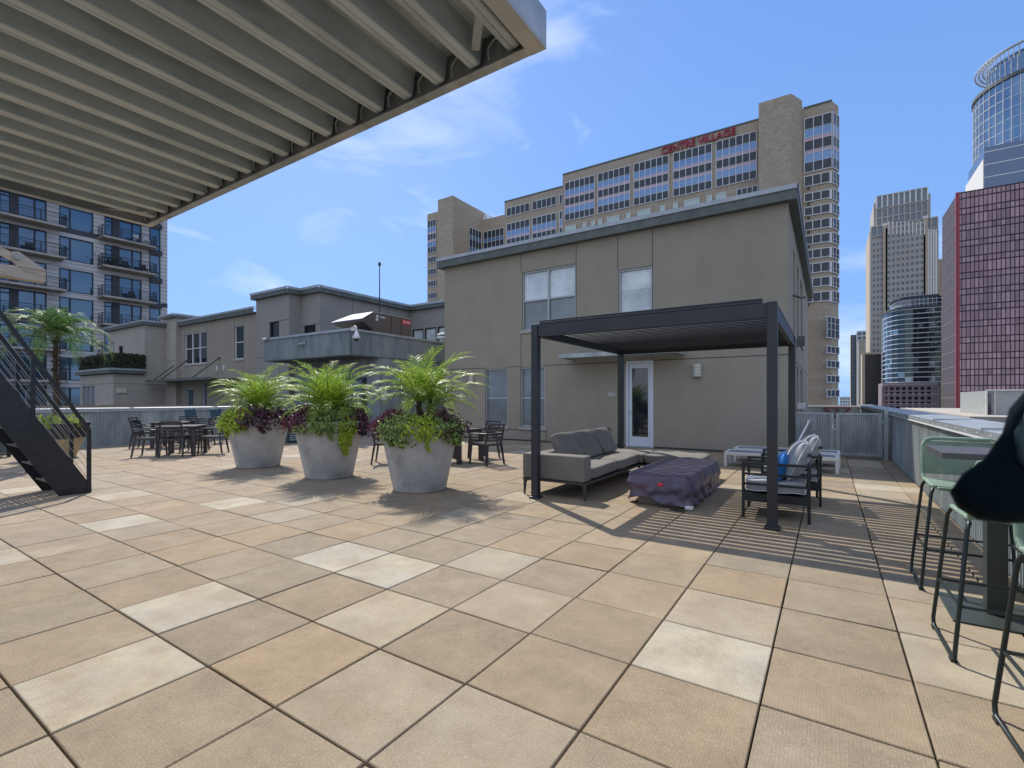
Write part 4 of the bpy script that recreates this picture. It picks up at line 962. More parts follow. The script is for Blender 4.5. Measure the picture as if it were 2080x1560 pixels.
# setback top storey
zt2 = PY(1850,606,QY+6)[1]
px2 = [(PY(a,650,y)[0],y) for a, y in ((1811,266),(1818,260),(1832,257),(1850,256),(1912,256))]
m = MB(); m.prism(px2+[(px2[-1][0],272),(px2[0][0],272)],zt_,zt2); m.build('top_storey', CGL, B)
m = MB(); m.prism([(a-.6,b-.6) for a,b in px2]+[(px2[-1][0]+1,272),(px2[0][0],272)],zt2,zt2+.8)
m.prism([(a-.4,b-.4) for a,b in poly]+[(poly[-1][0]+1,272),(poly[0][0],272)],zt_+.6,zt_+1.4); m.build('roof_edge', DKPAN, B)
m = MB()
for a,b in zip(px2,px2[1:]):
    for k in range(4): m.bar((a[0],a[1]-.1,zt_+1.5+k*1.7),(b[0],b[1]-.1,zt_+1.5+k*1.7),.2,.2)
    for k in range(7): q = k/7; m.bar((a[0]+(b[0]-a[0])*q,a[1]+(b[1]-a[1])*q-.1,zt_),(a[0]+(b[0]-a[0])*q,a[1]+(b[1]-a[1])*q-.1,zt2),.15)
m.build('top_mullions', WHTF, B)
xq0, xq1 = PY(1793,800,QY-1)[0], PY(1906,800,QY-1)[0]
m = MB(); m.box(xq0,xq1,QY-1,QY+20,CITYZ,zp-.2); m.build('podium', PODM, B)
m = MB(); fbox(m,fac('-Y',QY-1),xq0+1,xq1,CITYZ+1,zp-1.6,-.1,0); m.build('podium_glass', GLS, B)
grid('podium_grid', B, fac('-Y',QY-1.1), xq0, xq1, zp-1.6-16*1.95, zp-1.6, 1.85, 1.95, .75, .8, PODM, PODM, .5)
m = MB(); 
for k in range(6): fbox(m,fac('-Y',QY-1.6),xq0,xq1,zp-1-k*3.9,zp-.85-k*3.9,-.1,0)
m.build('podium_lines', WHTF, B)
# small far blocks
def block(p0,p1,ytop,Y,wallm,label,cat='building',du=2.4,dz=3.6,gm=None,name='office_block',wu=.8,wz=1.2,side=None):
    x0 = PY(p0,700,Y)[0]; x1 = PY(p1,700,Y)[0]; zt_ = PY((p0+p1)/2,ytop,Y)[1]
    b = E(name, ((x0+x1)/2,Y,CITYZ), label, cat)
    m = MB(); m.box(x0,x1,Y,Y+18,CITYZ,zt_); m.build('wall', gm or TGL, b)
    grid('facade_grid', b, fac('-Y',Y), x0, x1, -8, zt_-.4, du, dz, wu, wz, wallm, wallm, .4)
    if side: m = MB(); m.box(x0-.3,x0-.01,Y,Y+18,CITYZ,zt_); m.build('side_wall', side, b)
    return b
block(1729,1745,680,520,FASC,'slim blue grey glass tower left of the small cluster beside the brick tower',gm=mat('blue_grey_glass',(.13,.17,.22),.3,.2),side=STONP,wz=.7)
block(1741,1772,672,500,WHTF,'pale ribbed far tower partly behind the tan skyscraper',du=3,gm=TGL)
block(1745,1756,690,380,STONE,'narrow brown tower in the small cluster behind the passage end',gm=STONP)
block(1754,1796,716,300,STONP,'dark windowed block with tan stone piers left of the bow fronted tower',du=8,dz=50,wu=1.2,wz=1.0,gm=mat('brown_black_glass',(.03,.028,.026),.3),side=STONP)
block(1905,1918,527,430,STONP,'tan tower sliver between the skyscraper and the mauve office block',gm=STONP,du=3,dz=4)
block(1706,1727,806,700,WHTF,'low white far building on the horizon beside the brick tower',dz=4)
# rooftop plant room beyond the right parapet
t = E('rooftop_plant_room', (26,34,CITYZ), 'pale ribbed rooftop plant room with dark door beyond the right parapet', 'building')
PYY = 30.; xa, za_ = PY(2002,794,PYY); xb = PY(2120,794,PYY)[0]
m = MB(); m.box(xa,xb,PYY,PYY+5,-6,za_); m.build('wall', mat('ribbed_grey_panel',(.34,.35,.34),.7,c2=(.28,.3,.3),ns=2,st=(1,1,6)), t)
m = MB(); m.box(xa,xa+.05,PYY-.08,PYY-.001,-2,za_); m.box(PY(2019,794,PYY)[0],PY(2021,794,PYY)[0],PYY-.08,PYY-.001,-2,za_); m.box(xa,xb,PYY-.08,PYY-.001,za_,za_+.06); m.build('trim', STONL, t)
m = MB(); m.box(PY(2007,794,PYY)[0],PY(2013,794,PYY)[0],PYY-.05,PYY-.002,-1,za_-.1); m.build('door', GLS, t)
m = MB(); m.box(PY(1970,845,PYY-3)[0],xb+4,PYY-3,PYY+20,CITYZ,PY(1975,846,PYY-3)[1]); m.build('lower_roof', CONCS, t)

# ================================================================== METAL CANOPY OVERHEAD
ZB = 2.85
cxl, cyf = G(305,460,ZB); cxr = G(1110,97,ZB)[0]; cyf = 1.765
B = E('metal_canopy', ((cxl+cxr)/2, 0, 0), 'galvanised ribbed metal deck canopy overhead in the upper left', 'canopy')
cyb = -4.2
m = MB()   # ribbed deck: narrow raised-down ribs with wide flutes
P_ = .205; n = int((cxr-cxl-.12)/P_); p = (cxr-cxl-.12)/n; a0 = cxl+.06; prof = []
for i in range(n):
    a = a0+i*p; prof += [(a,.125),(a+p*.20,.129),(a+p*.42,.125),(a+p*.50,.024),(a+p*.53,.019),(a+p*.635,.017),(a+p*.645,.021),(a+p*.66,.017),(a+p*.77,.019),(a+p*.80,.024),(a+p*.88,.125)]
prof.append((a0+n*p,.125)); k = len(prof)
m.add([(x,cyf-.05,ZB+z) for x,z in prof]+[(x,cyb,ZB+z) for x,z in prof]+[(x,cyf-.05,ZB+z+.002) for x,z in prof]+[(x,cyb,ZB+z+.002) for x,z in prof], [(i,i+1,k+i+1,k+i) for i in range(k-1)])
m.build('deck', DECKM, B)
m = MB(); m.box(cxl+.035,cxr-.035,cyb,cyf-.031,ZB+.14,ZB+.145); m.build('roof_sheet', GALD, B)
m = MB(); m.box(cxl+.04,cxr-.04,cyf-.03,cyf,ZB+.005,ZB+.155); m.box(cxl+.04,cxr-.04,cyf-.05,cyf-.0,ZB-.004,ZB+.004); m.build('front_beam', FRAMEM, B, bevel=.002)
for x, s in ((cxl,1),(cxr,-1)):
    m = MB(); m.box(*sorted((x,x+s*.03)),cyb,cyf,ZB+.005,ZB+.155); m.box(*sorted((x,x+s*(.05 if s > 0 else .075))),cyb,cyf,ZB-.006,ZB+.004); m.build('side_beam', FRAMEM, B, bevel=.002)
m = MB(); m.box(cxl,cxr,cyb-.06,cyb,ZB,ZB+.155); m.build('rear_beam', FRAMEM, B)
for i in range(n):
    a = a0+i*p; m = MB()
    if i % 1 == 0 and a < cxr-.2: m.tube([(a+.02,cyf-.07,ZB+.006),(a+.02,cyf-.075,ZB+.05),(a+.05,cyf-.075,ZB+.075),(a+.12,cyf-.075,ZB+.08)],.004,6); m.build('clip', GALD, B)
for x, s in ((cxl+.04,1),(cxr-.06,-1)):
    m = MB(); m.bar((x+s*.22,cyf-.12,ZB+.03),(x+s*.02,cyf-.34,ZB+.03),.035,.006); m.build('corner_brace', GALV, B)
for x in (cxl+.1, cxr-.1):
    m = MB(); m.box(x-.05,x+.05,cyb-.05,cyb+.05,0,ZB); m.build('post', FRAMEM, B)
ARMM = mat('weathered_galvanised', (.42,.37,.30), .6, .2, c2=(.28,.21,.14), ns=14, st=(1,.4,1), lo=.5, hi=.66, bs=30, bst=.3)
ax = -7.0; ay, azz = PX(90,560,ax)
B = E('support_arm', (ax,ay-2,0), 'sunlit galvanised steel arm with pinned tie rod at the left edge', 'bracket')
zt_ = PX(90,552,ax)[1]; zb_ = PX(88,575,ax)[1]
m = MB(); m.box(ax-.06,ax+.06,ay-4,ay,zb_,zt_); m.build('beam', ARMM, B, bevel=.006)
m = MB(); q = PX(60,545,ax); q2 = PX(20,520,ax)
cl = [PX(92,553,ax),PX(42,518,ax),PX(34,513,ax),PX(22,513,ax),PX(15,519,ax),PX(17,528,ax),PX(30,541,ax),PX(34,543,ax)]
m.add([(ax+.07,y,z) for y,z in cl]+[(ax+.055,y,z) for y,z in cl],[tuple(range(8)),tuple(range(15,7,-1))]+[(i,(i+1)%8,8+(i+1)%8,8+i) for i in range(8)]); m.build('clevis_plate', ARMM, B)
c_ = PX(29,524,ax); m = MB(); m.T = None
m.tube([(ax+.065,c_[0],c_[1]),(ax+.10,c_[0],c_[1])],.028,6); m.build('bolt', GALD, B)
e_ = PX(-60,478,ax); m = MB(); m.bar((ax+.0,c_[0]+.0,c_[1]),(ax,e_[0]-1.0,e_[1]+.45),.05,.07); m.build('tie_rod', ARMM, B)
m = MB(); m.box(ax-.08,ax+.08,ay-4.2,ay-4,0,3.8); m.build('post', ARMM, B)

# ================================================================== STEEL STAIR AT LEFT
B = E('steel_stair', (-9.57,2.2,0), 'steep black steel stair with cable railings at the left edge', 'staircase')
sa = Vector((0,2.57,.06)); sdir = Vector((0,-.92,1.60)).normalized(); nrm = Vector((0,sdir.z,-sdir.y))
Ltop = 3.9
for x in (-9.18,-9.96):
    m = MB(); a_ = Vector((0,2.60,.0))
    pts_ = [(2.60,.0),(2.60,.09),(2.60-.92/1.6*4.0,4.09),(2.60-.92/1.6*4.0-.36,4.09),(2.60-.36,-.0)]
    t_ = .014
    m.add([(x-t_,y,z) for y,z in pts_]+[(x+t_,y,z) for y,z in pts_],[tuple(range(5)),tuple(range(9,4,-1))]+[(i,(i+1)%5,5+(i+1)%5,5+i) for i in range(5)])
    m.build('stringer', BLKM, B, bevel=.002)
    m = MB()
    for yy in (2.32,2.52): m.ball((x+.016,yy,.06),.014,8)
    m.build('anchor_bolts', BLKM, B)
for k in range(15):
    z = .22+k*.265; y = 2.60-.18-.92/1.6*z; m = MB()
    m.box(-9.945,-9.195,y+.10,y+.105,z-.03,z+.002); m.box(-9.945,-9.195,y-.14,y-.135,z-.03,z+.002)
    for q in range(5):
        yy = y-.12+q*.045; m.box(-9.945,-9.195,yy,yy+.028,z-.004,z)
    for q in range(13): xx = -9.945+q*.0625; m.box(xx,xx+.02,y-.135,y+.10,z-.012,z-.004)
    m.build('tread', BLKM, B)
for x in (-9.18,-9.96):
    hz = .88
    hp = lambda t: (x, 2.575-.92/1.6*t, hz+.05+t)
    m = MB(); m.bar(hp(0),hp(3.2),.05,.045); m.build('handrail', BLKM, B, bevel=.003)
    for t in (0,1.05,2.1,3.1):
        q = hp(t); m = MB(); m.bar((x,q[1],q[2]-.88-.1 if t else .02),(x,q[1],q[2]),.045,.045); m.build('rail_post', BLKM, B)
    for c in range(6):
        m = MB(); dz = -.12-.125*c; a = hp(0); b = hp(3.2); m.tube([(x,a[1],a[2]+dz),(x,b[1],b[2]+dz)],.0035,5); m.build('cable', GALV, B)
        m = MB(); m.ball((x+.03,a[1]+.01,a[2]+dz),.01,6); m.build('cable_end', BLKM, B)
m = MB(); m.box(-9.19,-9.16,2.52,2.60,.0,.93)
m = MB(); q = PX(62,800,-12.6); m.box(-12.68,-12.55,q[0]-.06,q[0]+.06,0,1.55); one('steel_post', m, BLKM, 'thin black steel post behind the stair, in front of the left parapet', 'post', bevel=.004)

# ================================================================== PERGOLA
B = E('pergola', (-2,7.5,0), 'black louvred pergola standing over the sofa and fire table', 'pergola')
PXL, PXR, PYF, PYB, PH = -3.42, -.50, 5.84, 9.15, 2.42
for x in (PXL, PXR):
    for y in (PYF, PYB):
        m = MB(); m.box(x-.05,x+.05,y-.05,y+.05,.012,PH+.002); po = m.build('post', PERG, B, bevel=.006)
        m = MB(); m.box(x-.075,x+.075,y-.075,y+.075,.002,.035); m.build('base_plate', PERG, po, bevel=.012)
for y in (PYF, PYB):
    m = MB(); m.box(PXL+.05,PXR-.05,y-.03,y+.03,PH-.165,PH-.005); m.build('beam', PERG, B, bevel=.004)
for x in (PXL, PXR):
    m = MB(); m.box(x-.03,x+.03,PYF+.05,PYB-.05,PH-.165,PH-.005); m.build('beam', PERG, B, bevel=.004)
ns = 24
for k in range(ns):
    y = PYF+.10+k*(PYB-PYF-.2)/(ns-1); m = MB()
    c = Vector(((PXL+PXR)/2,y,PH-.075)); hw = .049; th = .010; an = R(9)
    q = [(-hw,-th),(hw,-th),(hw,th*.6),(0,th*1.5),(-hw,th*.6)]
    pr = [(c.y+a*cos(an)-b_*sin(an), c.z+a*sin(an)+b_*cos(an)) for a,b_ in q]
    m.add([(PXL+.05,yy,z) for yy,z in pr]+[(PXR-.05,yy,z) for yy,z in pr],[tuple(range(5)),tuple(range(9,4,-1))]+[(i,(i+1)%5,5+(i+1)%5,5+i) for i in range(5)])
    m.build('louver', PERG, B)
m = MB(); m.box(PXL+.06,PXR-.1,PYF-.02,PYF+.10,PH+.0,PH+.028); m.box(PXL+.06,PXR-.1,PYF+.0,PYF+.10,PH+.035,PH+.055); m.build('gutter', PERG, B, bevel=.004)
m = MB()
for k in range(30): y = PYF+.12+k*(PYB-PYF-.24)/29; m.box(PXR-.02,PXR+.03,y-.035,y+.035,PH,PH+.022)
m.build('louver_caps', PERG, B)

# ================================================================== SOFA
def cushion(name, parent, c, sx, sy, sz, M, rot=None, puff=.25, pipe=None, n=10):
    """soft cushion: rounded slab whose faces bulge; c = centre"""
    m = MB(); T = Matrix.Translation(c) @ (rot or Matrix.Identity(4)); vs = []; fs = []
    def pt(u, v, w):
        eu = 1-abs(u)**4; ev = 1-abs(v)**4
        k = (eu*ev)**.5
        xx = u*sx/2*(1-.04*(1-abs(v))**1*0); yy = v*sy/2
        ins = 1-.05*(abs(u)*abs(v))**3
        return T @ Vector((xx*ins, yy*ins, w*sz/2*(1-puff+puff*k*1.0) + (.006*sin(7*u+3*v)*sz/.15)))
    for w in (-1, 1):
        b0 = len(vs)
        for i in range(n+1):
            for j in range(n+1): vs.append(pt(-1+2*i/n, -1+2*j/n, w))
        for i in range(n):
            for j in range(n):
                q = (b0+i*(n+1)+j, b0+(i+1)*(n+1)+j, b0+(i+1)*(n+1)+j+1, b0+i*(n+1)+j+1); fs.append(q if w > 0 else q[::-1])
    rim = [(i,0) for i in range(n)]+[(n,j) for j in range(n)]+[(i,n) for i in range(n,0,-1)]+[(0,j) for j in range(n,0,-1)]
    N1 = (n+1)**2
    for k in range(len(rim)):
        a = rim[k]; b_ = rim[(k+1)%len(rim)]; ia = a[0]*(n+1)+a[1]; ib = b_[0]*(n+1)+b_[1]; fs.append((ia,ib,N1+ib,N1+ia))
    m.add(vs, fs); o = m.build(name, M, parent, bevel=min(sz*.16,.025), smooth=True, seg=3)
    if pipe:
        m = MB()
        for w in (-1,1):
            l = [vs[(a[0]*(n+1)+a[1])+(N1 if w > 0 else 0)] for a in rim]; l.append(l[0]); m.tube(l,.006,6)
        m.build('piping', pipe, o, smooth=True)
    return o
B = E('corner_sofa', (-3,7.4,0), 'taupe L shaped outdoor sofa under the pergola', 'sofa')
def cush0(name, x0,x1,y0,y1,z0,z1,M,puff=.18): return cushion(name,B,Vector(((x0+x1)/2,(y0+y1)/2,(z0+z1)/2)),x1-x0,y1-y0,z1-z0,M,puff=puff)
m = MB(); m.box(-3.74,-2.74,6.0,9.1,.215,.245); m.box(-2.74,-1.66,8.3,9.1,.215,.245); m.build('frame', SOFAD, B, bevel=.004)
for x,y in ((-3.71,6.03),(-2.77,6.03),(-3.71,9.07),(-1.69,9.07),(-1.69,8.33),(-2.77,8.3)):
    m = MB(); s = 1 if x < -3 else -1
    m.bar((x,y,.215),(x-s*.012,y,.0),.045,.03,.022,.018); m.bar((x,y,.2),(x+s*.09,y,.218),.02,.02); m.build('leg', SOFAD, B)
m = MB(); m.box(-3.74,-2.76,6.0,6.24,.25,.60); m.build('arm', SOFA, B, bevel=.022, smooth=True, seg=4)
m = MB(); m.box(-3.74,-3.56,6.24,9.08,.25,.58); m.build('back', SOFA, B, bevel=.035, smooth=True, seg=4)
cush0('seat_cushion',-3.56,-2.76,6.25,7.3,.25,.43,SOFA); cush0('seat_cushion',-3.56,-2.76,7.3,8.3,.25,.43,SOFA)
cush0('seat_cushion',-3.56,-2.7,8.3,9.1,.25,.43,SOFA); cush0('seat_cushion',-2.7,-1.72,8.3,9.1,.25,.43,SOFA)
m = MB(); m.box(-1.71,-1.655,8.32,9.08,.25,.30); m.build('end_trim', WHTM, B)
for k,y in enumerate((6.72,7.42,8.14)):
    rot = Matrix.Rotation(R(-4+3*k),4,'Z') @ Matrix.Rotation(R(-114-k*2),4,'Y')
    cushion('back_cushion', B, Vector((-3.36,y,.64)), .47,.66,.15, SOFA, rot, puff=.22)
# ================================================================== COVERED FIRE TABLE
B = E('fire_table', (-1.86,7.2,0), 'low rectangular fire table hidden under a wrinkled purple vinyl cover', 'fire table')
m = MB(); m.box(-2.12,-1.52,6.3,8.0,.0,.12); m.build('base', BRWN, B, bevel=.01)
m = MB(); x0,x1,y0,y1,zt = -2.22,-1.44,6.24,8.12,.42; rr = random.Random(4)
from mathutils import noise as MN
nx, ny, nz2 = 26, 54, 14; loop = []
per = [(x0+(x1-x0)*i/nx,y0) for i in range(nx)]+[(x1,y0+(y1-y0)*j/ny) for j in range(ny)]+[(x1-(x1-x0)*i/nx,y1) for i in range(nx)]+[(x0,y1-(y1-y0)*j/ny) for j in range(ny)]
nn_ = len(per); vs = []; cxx, cyy = (x0+x1)/2,(y0+y1)/2
for k in range(nz2+1):
    t = k/nz2
    for i,(x,y) in enumerate(per):
        s = i/nn_; hem = .035+.008*sin(s*41)+.02*MN.noise((s*14,1,0))+(.06*min(1,(x1-x)/.5) if y < y0+.05 else 0)
        z = zt-(zt-hem)*t
        fold = (MN.noise((x*7+2*t,y*7-2.5*t,z*2.5))*.05 + MN.noise((x*17,y*17+3*t,z*6))*.022)*(.1+t*1.0)
        ox = (x-cxx)/((x1-x0)/2); oy = (y-cyy)/((y1-y0)/2); rs = (abs(ox)**16+abs(oy)**22)**(-1/18); x = cxx+(x-cxx)*min(1,rs); y = cyy+(y-cyy)*min(1,rs)
        a = 1 if abs(ox) > .98 else 0; b_ = 1 if abs(oy) > .98 else 0
        f = fold*1.1+.035*sin(pi*min(1,t*1.1))-.07*max(0,t-.55)
        vs.append((x+a*math.copysign(f,ox), y+b_*math.copysign(f,oy), z))
fs = [(k*nn_+i,k*nn_+(i+1)%nn_,(k+1)*nn_+(i+1)%nn_,(k+1)*nn_+i) for k in range(nz2) for i in range(nn_)]
m.add(vs, fs)
tp = [(x0+(x1-x0)*i/nx, y0+(y1-y0)*j/ny) for j in range(ny+1) for i in range(nx+1)]
m.add([(cxx+(x-cxx)*min(1,(max(1e-9,abs((x-cxx)/.39)**16+abs((y-cyy)/.94)**22))**(-1/18)),cyy+(y-cyy)*min(1,(max(1e-9,abs((x-cxx)/.39)**16+abs((y-cyy)/.94)**22))**(-1/18)),zt+ (0 if (x in (x0,x1) or y in (y0,y1)) else .006+.012*MN.noise((x*5,y*5,0))+.006*MN.noise((x*16,y*11,3)))) for x,y in tp], [(j*(nx+1)+i,j*(nx+1)+i+1,(j+1)*(nx+1)+i+1,(j+1)*(nx+1)+i) for j in range(ny) for i in range(nx)])
cv = m.build('cover', PURC, B, smooth=True)
m = MB(); m.ball((-1.80,6.215,.29),.045,10,1,.25,.6); m.build('red_patch', RED, cv, smooth=True)
m = MB(); l = [(per[i][0]*1.0+(0), per[i][1]-.004 if per[i][1]==y0 else per[i][1], zt-.012) for i in range(0,nn_)]; m.tube(l+[l[0]],.006,5); m.build('seam', PURC, cv)
m = MB(); l = [(-1.62+.03*sin(i*.9),6.22-.02*cos(i*1.3)+.0,.01+.006*sin(i)) for i in range(16)]; m.tube([(-1.62+.09*sin(i*.55)+.004*i,6.14+.05*cos(i*.7),.006) for i in range(18)],.004,5); m.build('draw_cord', BLKP, B)
m = MB(); m.box(-1.50,-1.40,6.20,6.30,.005,.06)
one('crumpled_tag', m, WHTP, 'small crumpled pale wrapper on the floor by the fire table corner', 'wrapper', bevel=.02)
# ================================================================== ARMCHAIRS
def armchair(label):
    c = E('armchair', (0,0,0), label, 'armchair', 'black framed armchairs under the pergola')
    w, d = .66, .66; t = .032       # seat faces -X; origin at floor centre
    for x in (-w/2,w/2):
        for y in (-d/2,d/2):
            m = MB(); m.box(x-t/2,x+t/2,y-t/2,y+t/2,0,.63); m.build('leg', BLKM, c, bevel=.003, local=True)
    for y in (-d/2,d/2):
        m = MB(); m.box(-w/2-t/2,w/2+t/2,y-.03,y+.03,.625,.65); m.build('armrest', BLKM, c, bevel=.004, local=True)
        m = MB(); m.box(-w/2,w/2,y-.01,y+.01,.50,.525); m.box(-w/2,w/2,y-.01,y+.01,.385,.41); m.build('side_rail', BLKM, c, local=True)
        m = MB(); m.box(-w/2,w/2,y-.012,y+.012,.20,.29); m.build('seat_rail', BLKM, c, local=True)
    m = MB(); m.box(w/2-.012,w/2+.012,-d/2,d/2,.2,.29); m.box(-w/2-.012,-w/2+.012,-d/2,d/2,.2,.29); m.box(-w/2,w/2,-d/2,d/2,.27,.285); m.build('seat_frame', BLKM, c, local=True)
    m = MB()
    for z in (.5,.62,.74): m.box(w/2-.0,w/2+.025,-d/2,d/2,z,z+.03)
    m.build('back_rail', BLKM, c, local=True)
    cushion('seat_cushion', c, Vector((-.01,0,.375)), .62,.6,.15, CUSH, puff=.25, pipe=PIPE)
    return c
c1 = armchair('black framed armchair with grey cushions and a blue pillow, nearest the right pergola post'); c1.location = (-.52,6.60,0); c1.rotation_euler = (0,0,R(2))
c2 = dup(c1,(-.44,7.68,0),R(4),'black framed armchair with grey cushions set behind the nearer armchair, by the white loungers')
def pillow(name, label, loc, w, h, t, M, rot, pipe, group=None):
    e = E(name, loc, label, 'pillow', group)
    m = MB(); n = 22; T_ = rot; vs = []
    def P3(u, v, w_):
        k = max(0,(1-u*u))*max(0,(1-v*v)); e_ = 1-.07*(1-(u*u))*(abs(v)>.0)*0
        sq = 1-.10*(abs(u*v))**2
        return T_ @ Vector((w_*t/2*(k**.5), u*w/2*sq*(1-.06*(1-v*v)), v*h/2*sq*(1-.06*(1-u*u))))
    for s in (-1,1):
        b0 = len(m.v); m.add([P3(-1+2*i/n,-1+2*j/n,s) for i in range(n+1) for j in range(n+1)], [(i*(n+1)+j,(i+1)*(n+1)+j,(i+1)*(n+1)+j+1,i*(n+1)+j+1) for i in range(n) for j in range(n)])
    o = m.build('pillow_body', M, e, smooth=True, local=True)
    if pipe:
        m = MB(); l = [P3(-1+2*i/n,-1,0) for i in range(n)]+[P3(1,-1+2*j/n,0) for j in range(n)]+[P3(1-2*i/n,1,0) for i in range(n)]+[P3(-1,1-2*j/n,0) for j in range(n+1)]
        m.tube(l,.008,6); m.build('piping', pipe, e, smooth=True, local=True)
    return e
def backcush(label, loc, rz):
    return pillow('back_cushion', label, loc, .60, .52, .26, CUSH, Matrix.Rotation(rz,4,'Z') @ Matrix.Rotation(R(24),4,'Y'), PIPE, 'grey back cushions on the armchairs')
backcush('puffy grey back cushion leaning in the nearer armchair behind the blue pillow', (-.32,6.62,.67), R(6))
backcush('puffy grey back cushion leaning in the farther armchair', (-.24,7.70,.67), R(8))
pillow('throw_pillow','bright blue throw pillow propped in the nearer armchair',(-.47,6.50,.59),.40,.38,.15,BLUE,Matrix.Rotation(R(5),4,'Z') @ Matrix.Rotation(R(14),4,'Y'),BLUE)
# ================================================================== LOUNGERS, POLE
def lounger(label):
    c = E('sun_lounger', (0,0,0), label, 'sun lounger', 'flat white loungers against the house')
    Lh, w = .98, .31
    m = MB()
    m.box(-Lh,Lh,-w,-w+.045,.235,.30); m.box(-Lh,Lh,w-.045,w,.235,.30); m.box(-Lh,-Lh+.045,-w+.045,w-.045,.235,.30); m.box(Lh-.045,Lh,-w+.045,w-.045,.235,.30); m.build('frame', WHTM, c, bevel=.004, local=True)
    m = MB(); m.box(-Lh+.045,Lh-.045,-w+.045,w-.045,.278,.292); m.build('sling', MESHG, c, local=True)
    for x in (-Lh+.025,Lh-.025):
        for y in (-w+.025,w-.025):
            m = MB(); m.box(x-.027,x+.027,y-.027,y+.027,0,.234); m.build('leg', WHTM, c, bevel=.003, local=True)
    for x in (-Lh+.35,Lh-.4):
        m = MB(); m.box(x-.02,x+.02,-w+.045,w-.045,.245,.275); m.build('crossbar', WHTM, c, local=True)
    return c
l1 = lounger('white framed flat lounger with grey sling, the nearer of the pair by the gate'); l1.location = (-.82,11.05,0)
dup(l1,(-.78,12.0,0),0,'white framed flat lounger with grey sling, the one closer to the house wall')
t = E('pole', (-.75,12.5,0), 'thin white pole leaning toward the gate behind the loungers', 'pole')
m = MB(); m.tube([(-.75,12.5,.01),(-.40,13.6,.82)],.022,10); m.build('shaft', WHTM, t)
m = MB(); m.ball((-.40,13.6,.84),.035,8); m.tube([(-.43,13.6,.86),(-.36,13.6,.86)],.012,8); m.build('cap', WHTP, t)

# ================================================================== DINING SETS
def dining_chair(label):
    c = E('dining_chair', (0,0,0), label, 'dining chair', 'charcoal slatted dining chairs')     # faces +Y
    for s in (-1,1):
        m = MB(); m.bar((s*.235,.22,.42),(s*.25,.25,0),.042,.04,.03,.03); m.build('leg', CHRM, c, local=True)
        m = MB(); m.bar((s*.22,-.22,.45),(s*.25,-.29,0),.042,.045,.03,.03); m.build('leg', CHRM, c, local=True)
        m = MB(); m.tube([(s*.22,-.22,.44),(s*.225,-.26,.62),(s*.22,-.33,.86)],.019,8); m.build('back_post', CHRM, c, local=True)
        m = MB(); m.tube([(s*.235,-.28,.66),(s*.265,-.1,.655),(s*.265,.12,.65),(s*.25,.22,.635),(s*.24,.235,.6),(s*.235,.22,.42)],.016,8); m.build('armrest', CHRM, c, local=True)
    m = MB(); m.box(-.22,.22,.18,.24,.40,.44); m.box(-.22,.22,-.24,-.19,.40,.44); m.bar((-.225,-.22,.42),(-.225,.22,.42),.03,.04); m.bar((.225,-.22,.42),(.225,.22,.42),.03,.04); m.build('seat_frame', CHRM, c, local=True)
    m = MB()
    for k in range(9): x = -.2+k*.05; m.bar((x,-.22,.452-.012),(x,.235,.452),.036,.014)
    m.build('seat', CHRM, c, local=True)
    m = MB()
    for k in range(6):
        z = .51+k*.066; y = -.235-(z-.44)*.235; cv_ = .03
        pts_ = [(-.215,y,z),(-.11,y-cv_*.75,z+.004),(0,y-cv_,z+.006),(.11,y-cv_*.75,z+.004),(.215,y,z)]
        for a,b_ in zip(pts_,pts_[1:]): m.bar(a,b_,.014,.034)
    m.build('backrest', CHRM, c, local=True)
    return c
def dtable(label, w, d):
    t = E('dining_table', (0,0,0), label, 'dining table', 'charcoal dining tables')
    m = MB(); m.box(-w/2,w/2,-d/2,d/2,.70,.725); m.box(-w/2+.02,w/2-.02,-d/2+.02,d/2-.02,.65,.699); m.build('table_top', CHRM, t, bevel=.004, local=True)
    for x in (-1,1):
        for y in (-1,1):
            m = MB(); m.box(x*(w/2-.04)-.04,x*(w/2-.04)+.04,y*(d/2-.04)-.04,y*(d/2-.04)+.04,0,.649); m.build('leg', CHRM, t, bevel=.003, local=True)
    return t
RT = R(46.7); e1 = Vector((cos(RT),sin(RT),0)); e2 = Vector((-sin(RT),cos(RT),0))
C1 = Vector((-13.18,5.32,0))+e2*.42
C2 = C1+Vector((-2.35,.75,0))
t1 = dtable('square charcoal dining table nearest the left planter, its nearer half in front of the other', .84, .84); t1.location = C1; t1.rotation_euler = (0,0,RT)
dup(t1, C2, RT, 'square charcoal dining table set farther back toward the left parapet')
ch = dining_chair('charcoal dining chair with its back to us at the nearer left table')
P1 = C1-e2*.36; ch.location = P1; ch.rotation_euler = (0,0,RT)
dup(ch, C1-e1*.62-e2*.18, RT-R(90), 'charcoal dining chair at the left side of the nearer left table, turned sideways')
dup(ch, C1+e1*.66+e2*.05, RT+R(90), 'charcoal dining chair at the right side of the nearer left table, beside the left planter')
dup(ch, C1+e2*.75, RT+R(180), 'charcoal dining chair facing us across the nearer left table')
dup(ch, C2-e1*.68-e2*.05, RT-R(90), 'charcoal dining chair leftmost of all, at the farther left table')
dup(ch, C2+e1*.70, RT+R(90), 'charcoal dining chair between the farther left table and the blue stools')
dup(ch, C2+e2*.66, RT+R(180), 'charcoal dining chair behind the farther left table, against the parapet')
t3 = dup(t1, (-6.92,8.34,0), 0, 'charcoal dining table half hidden behind the right planter')
dup(ch, (-7.98,7.28,0), R(-52), 'charcoal dining chair seen between the middle and right planters')
dup(ch, (-6.12,8.36,0), R(78), 'charcoal dining chair right of the right planter, its back to the house windows')
dup(ch, (-6.75,9.1,0), R(170), 'charcoal dining chair behind the table right of the right planter')
dup(ch, (-7.1,7.55,0), R(8), 'charcoal dining chair mostly hidden by the right planter')
t = E('coffee_table', (-17.2,3.0,0), 'low black outdoor table glimpsed under the stair by the left parapet', 'table')
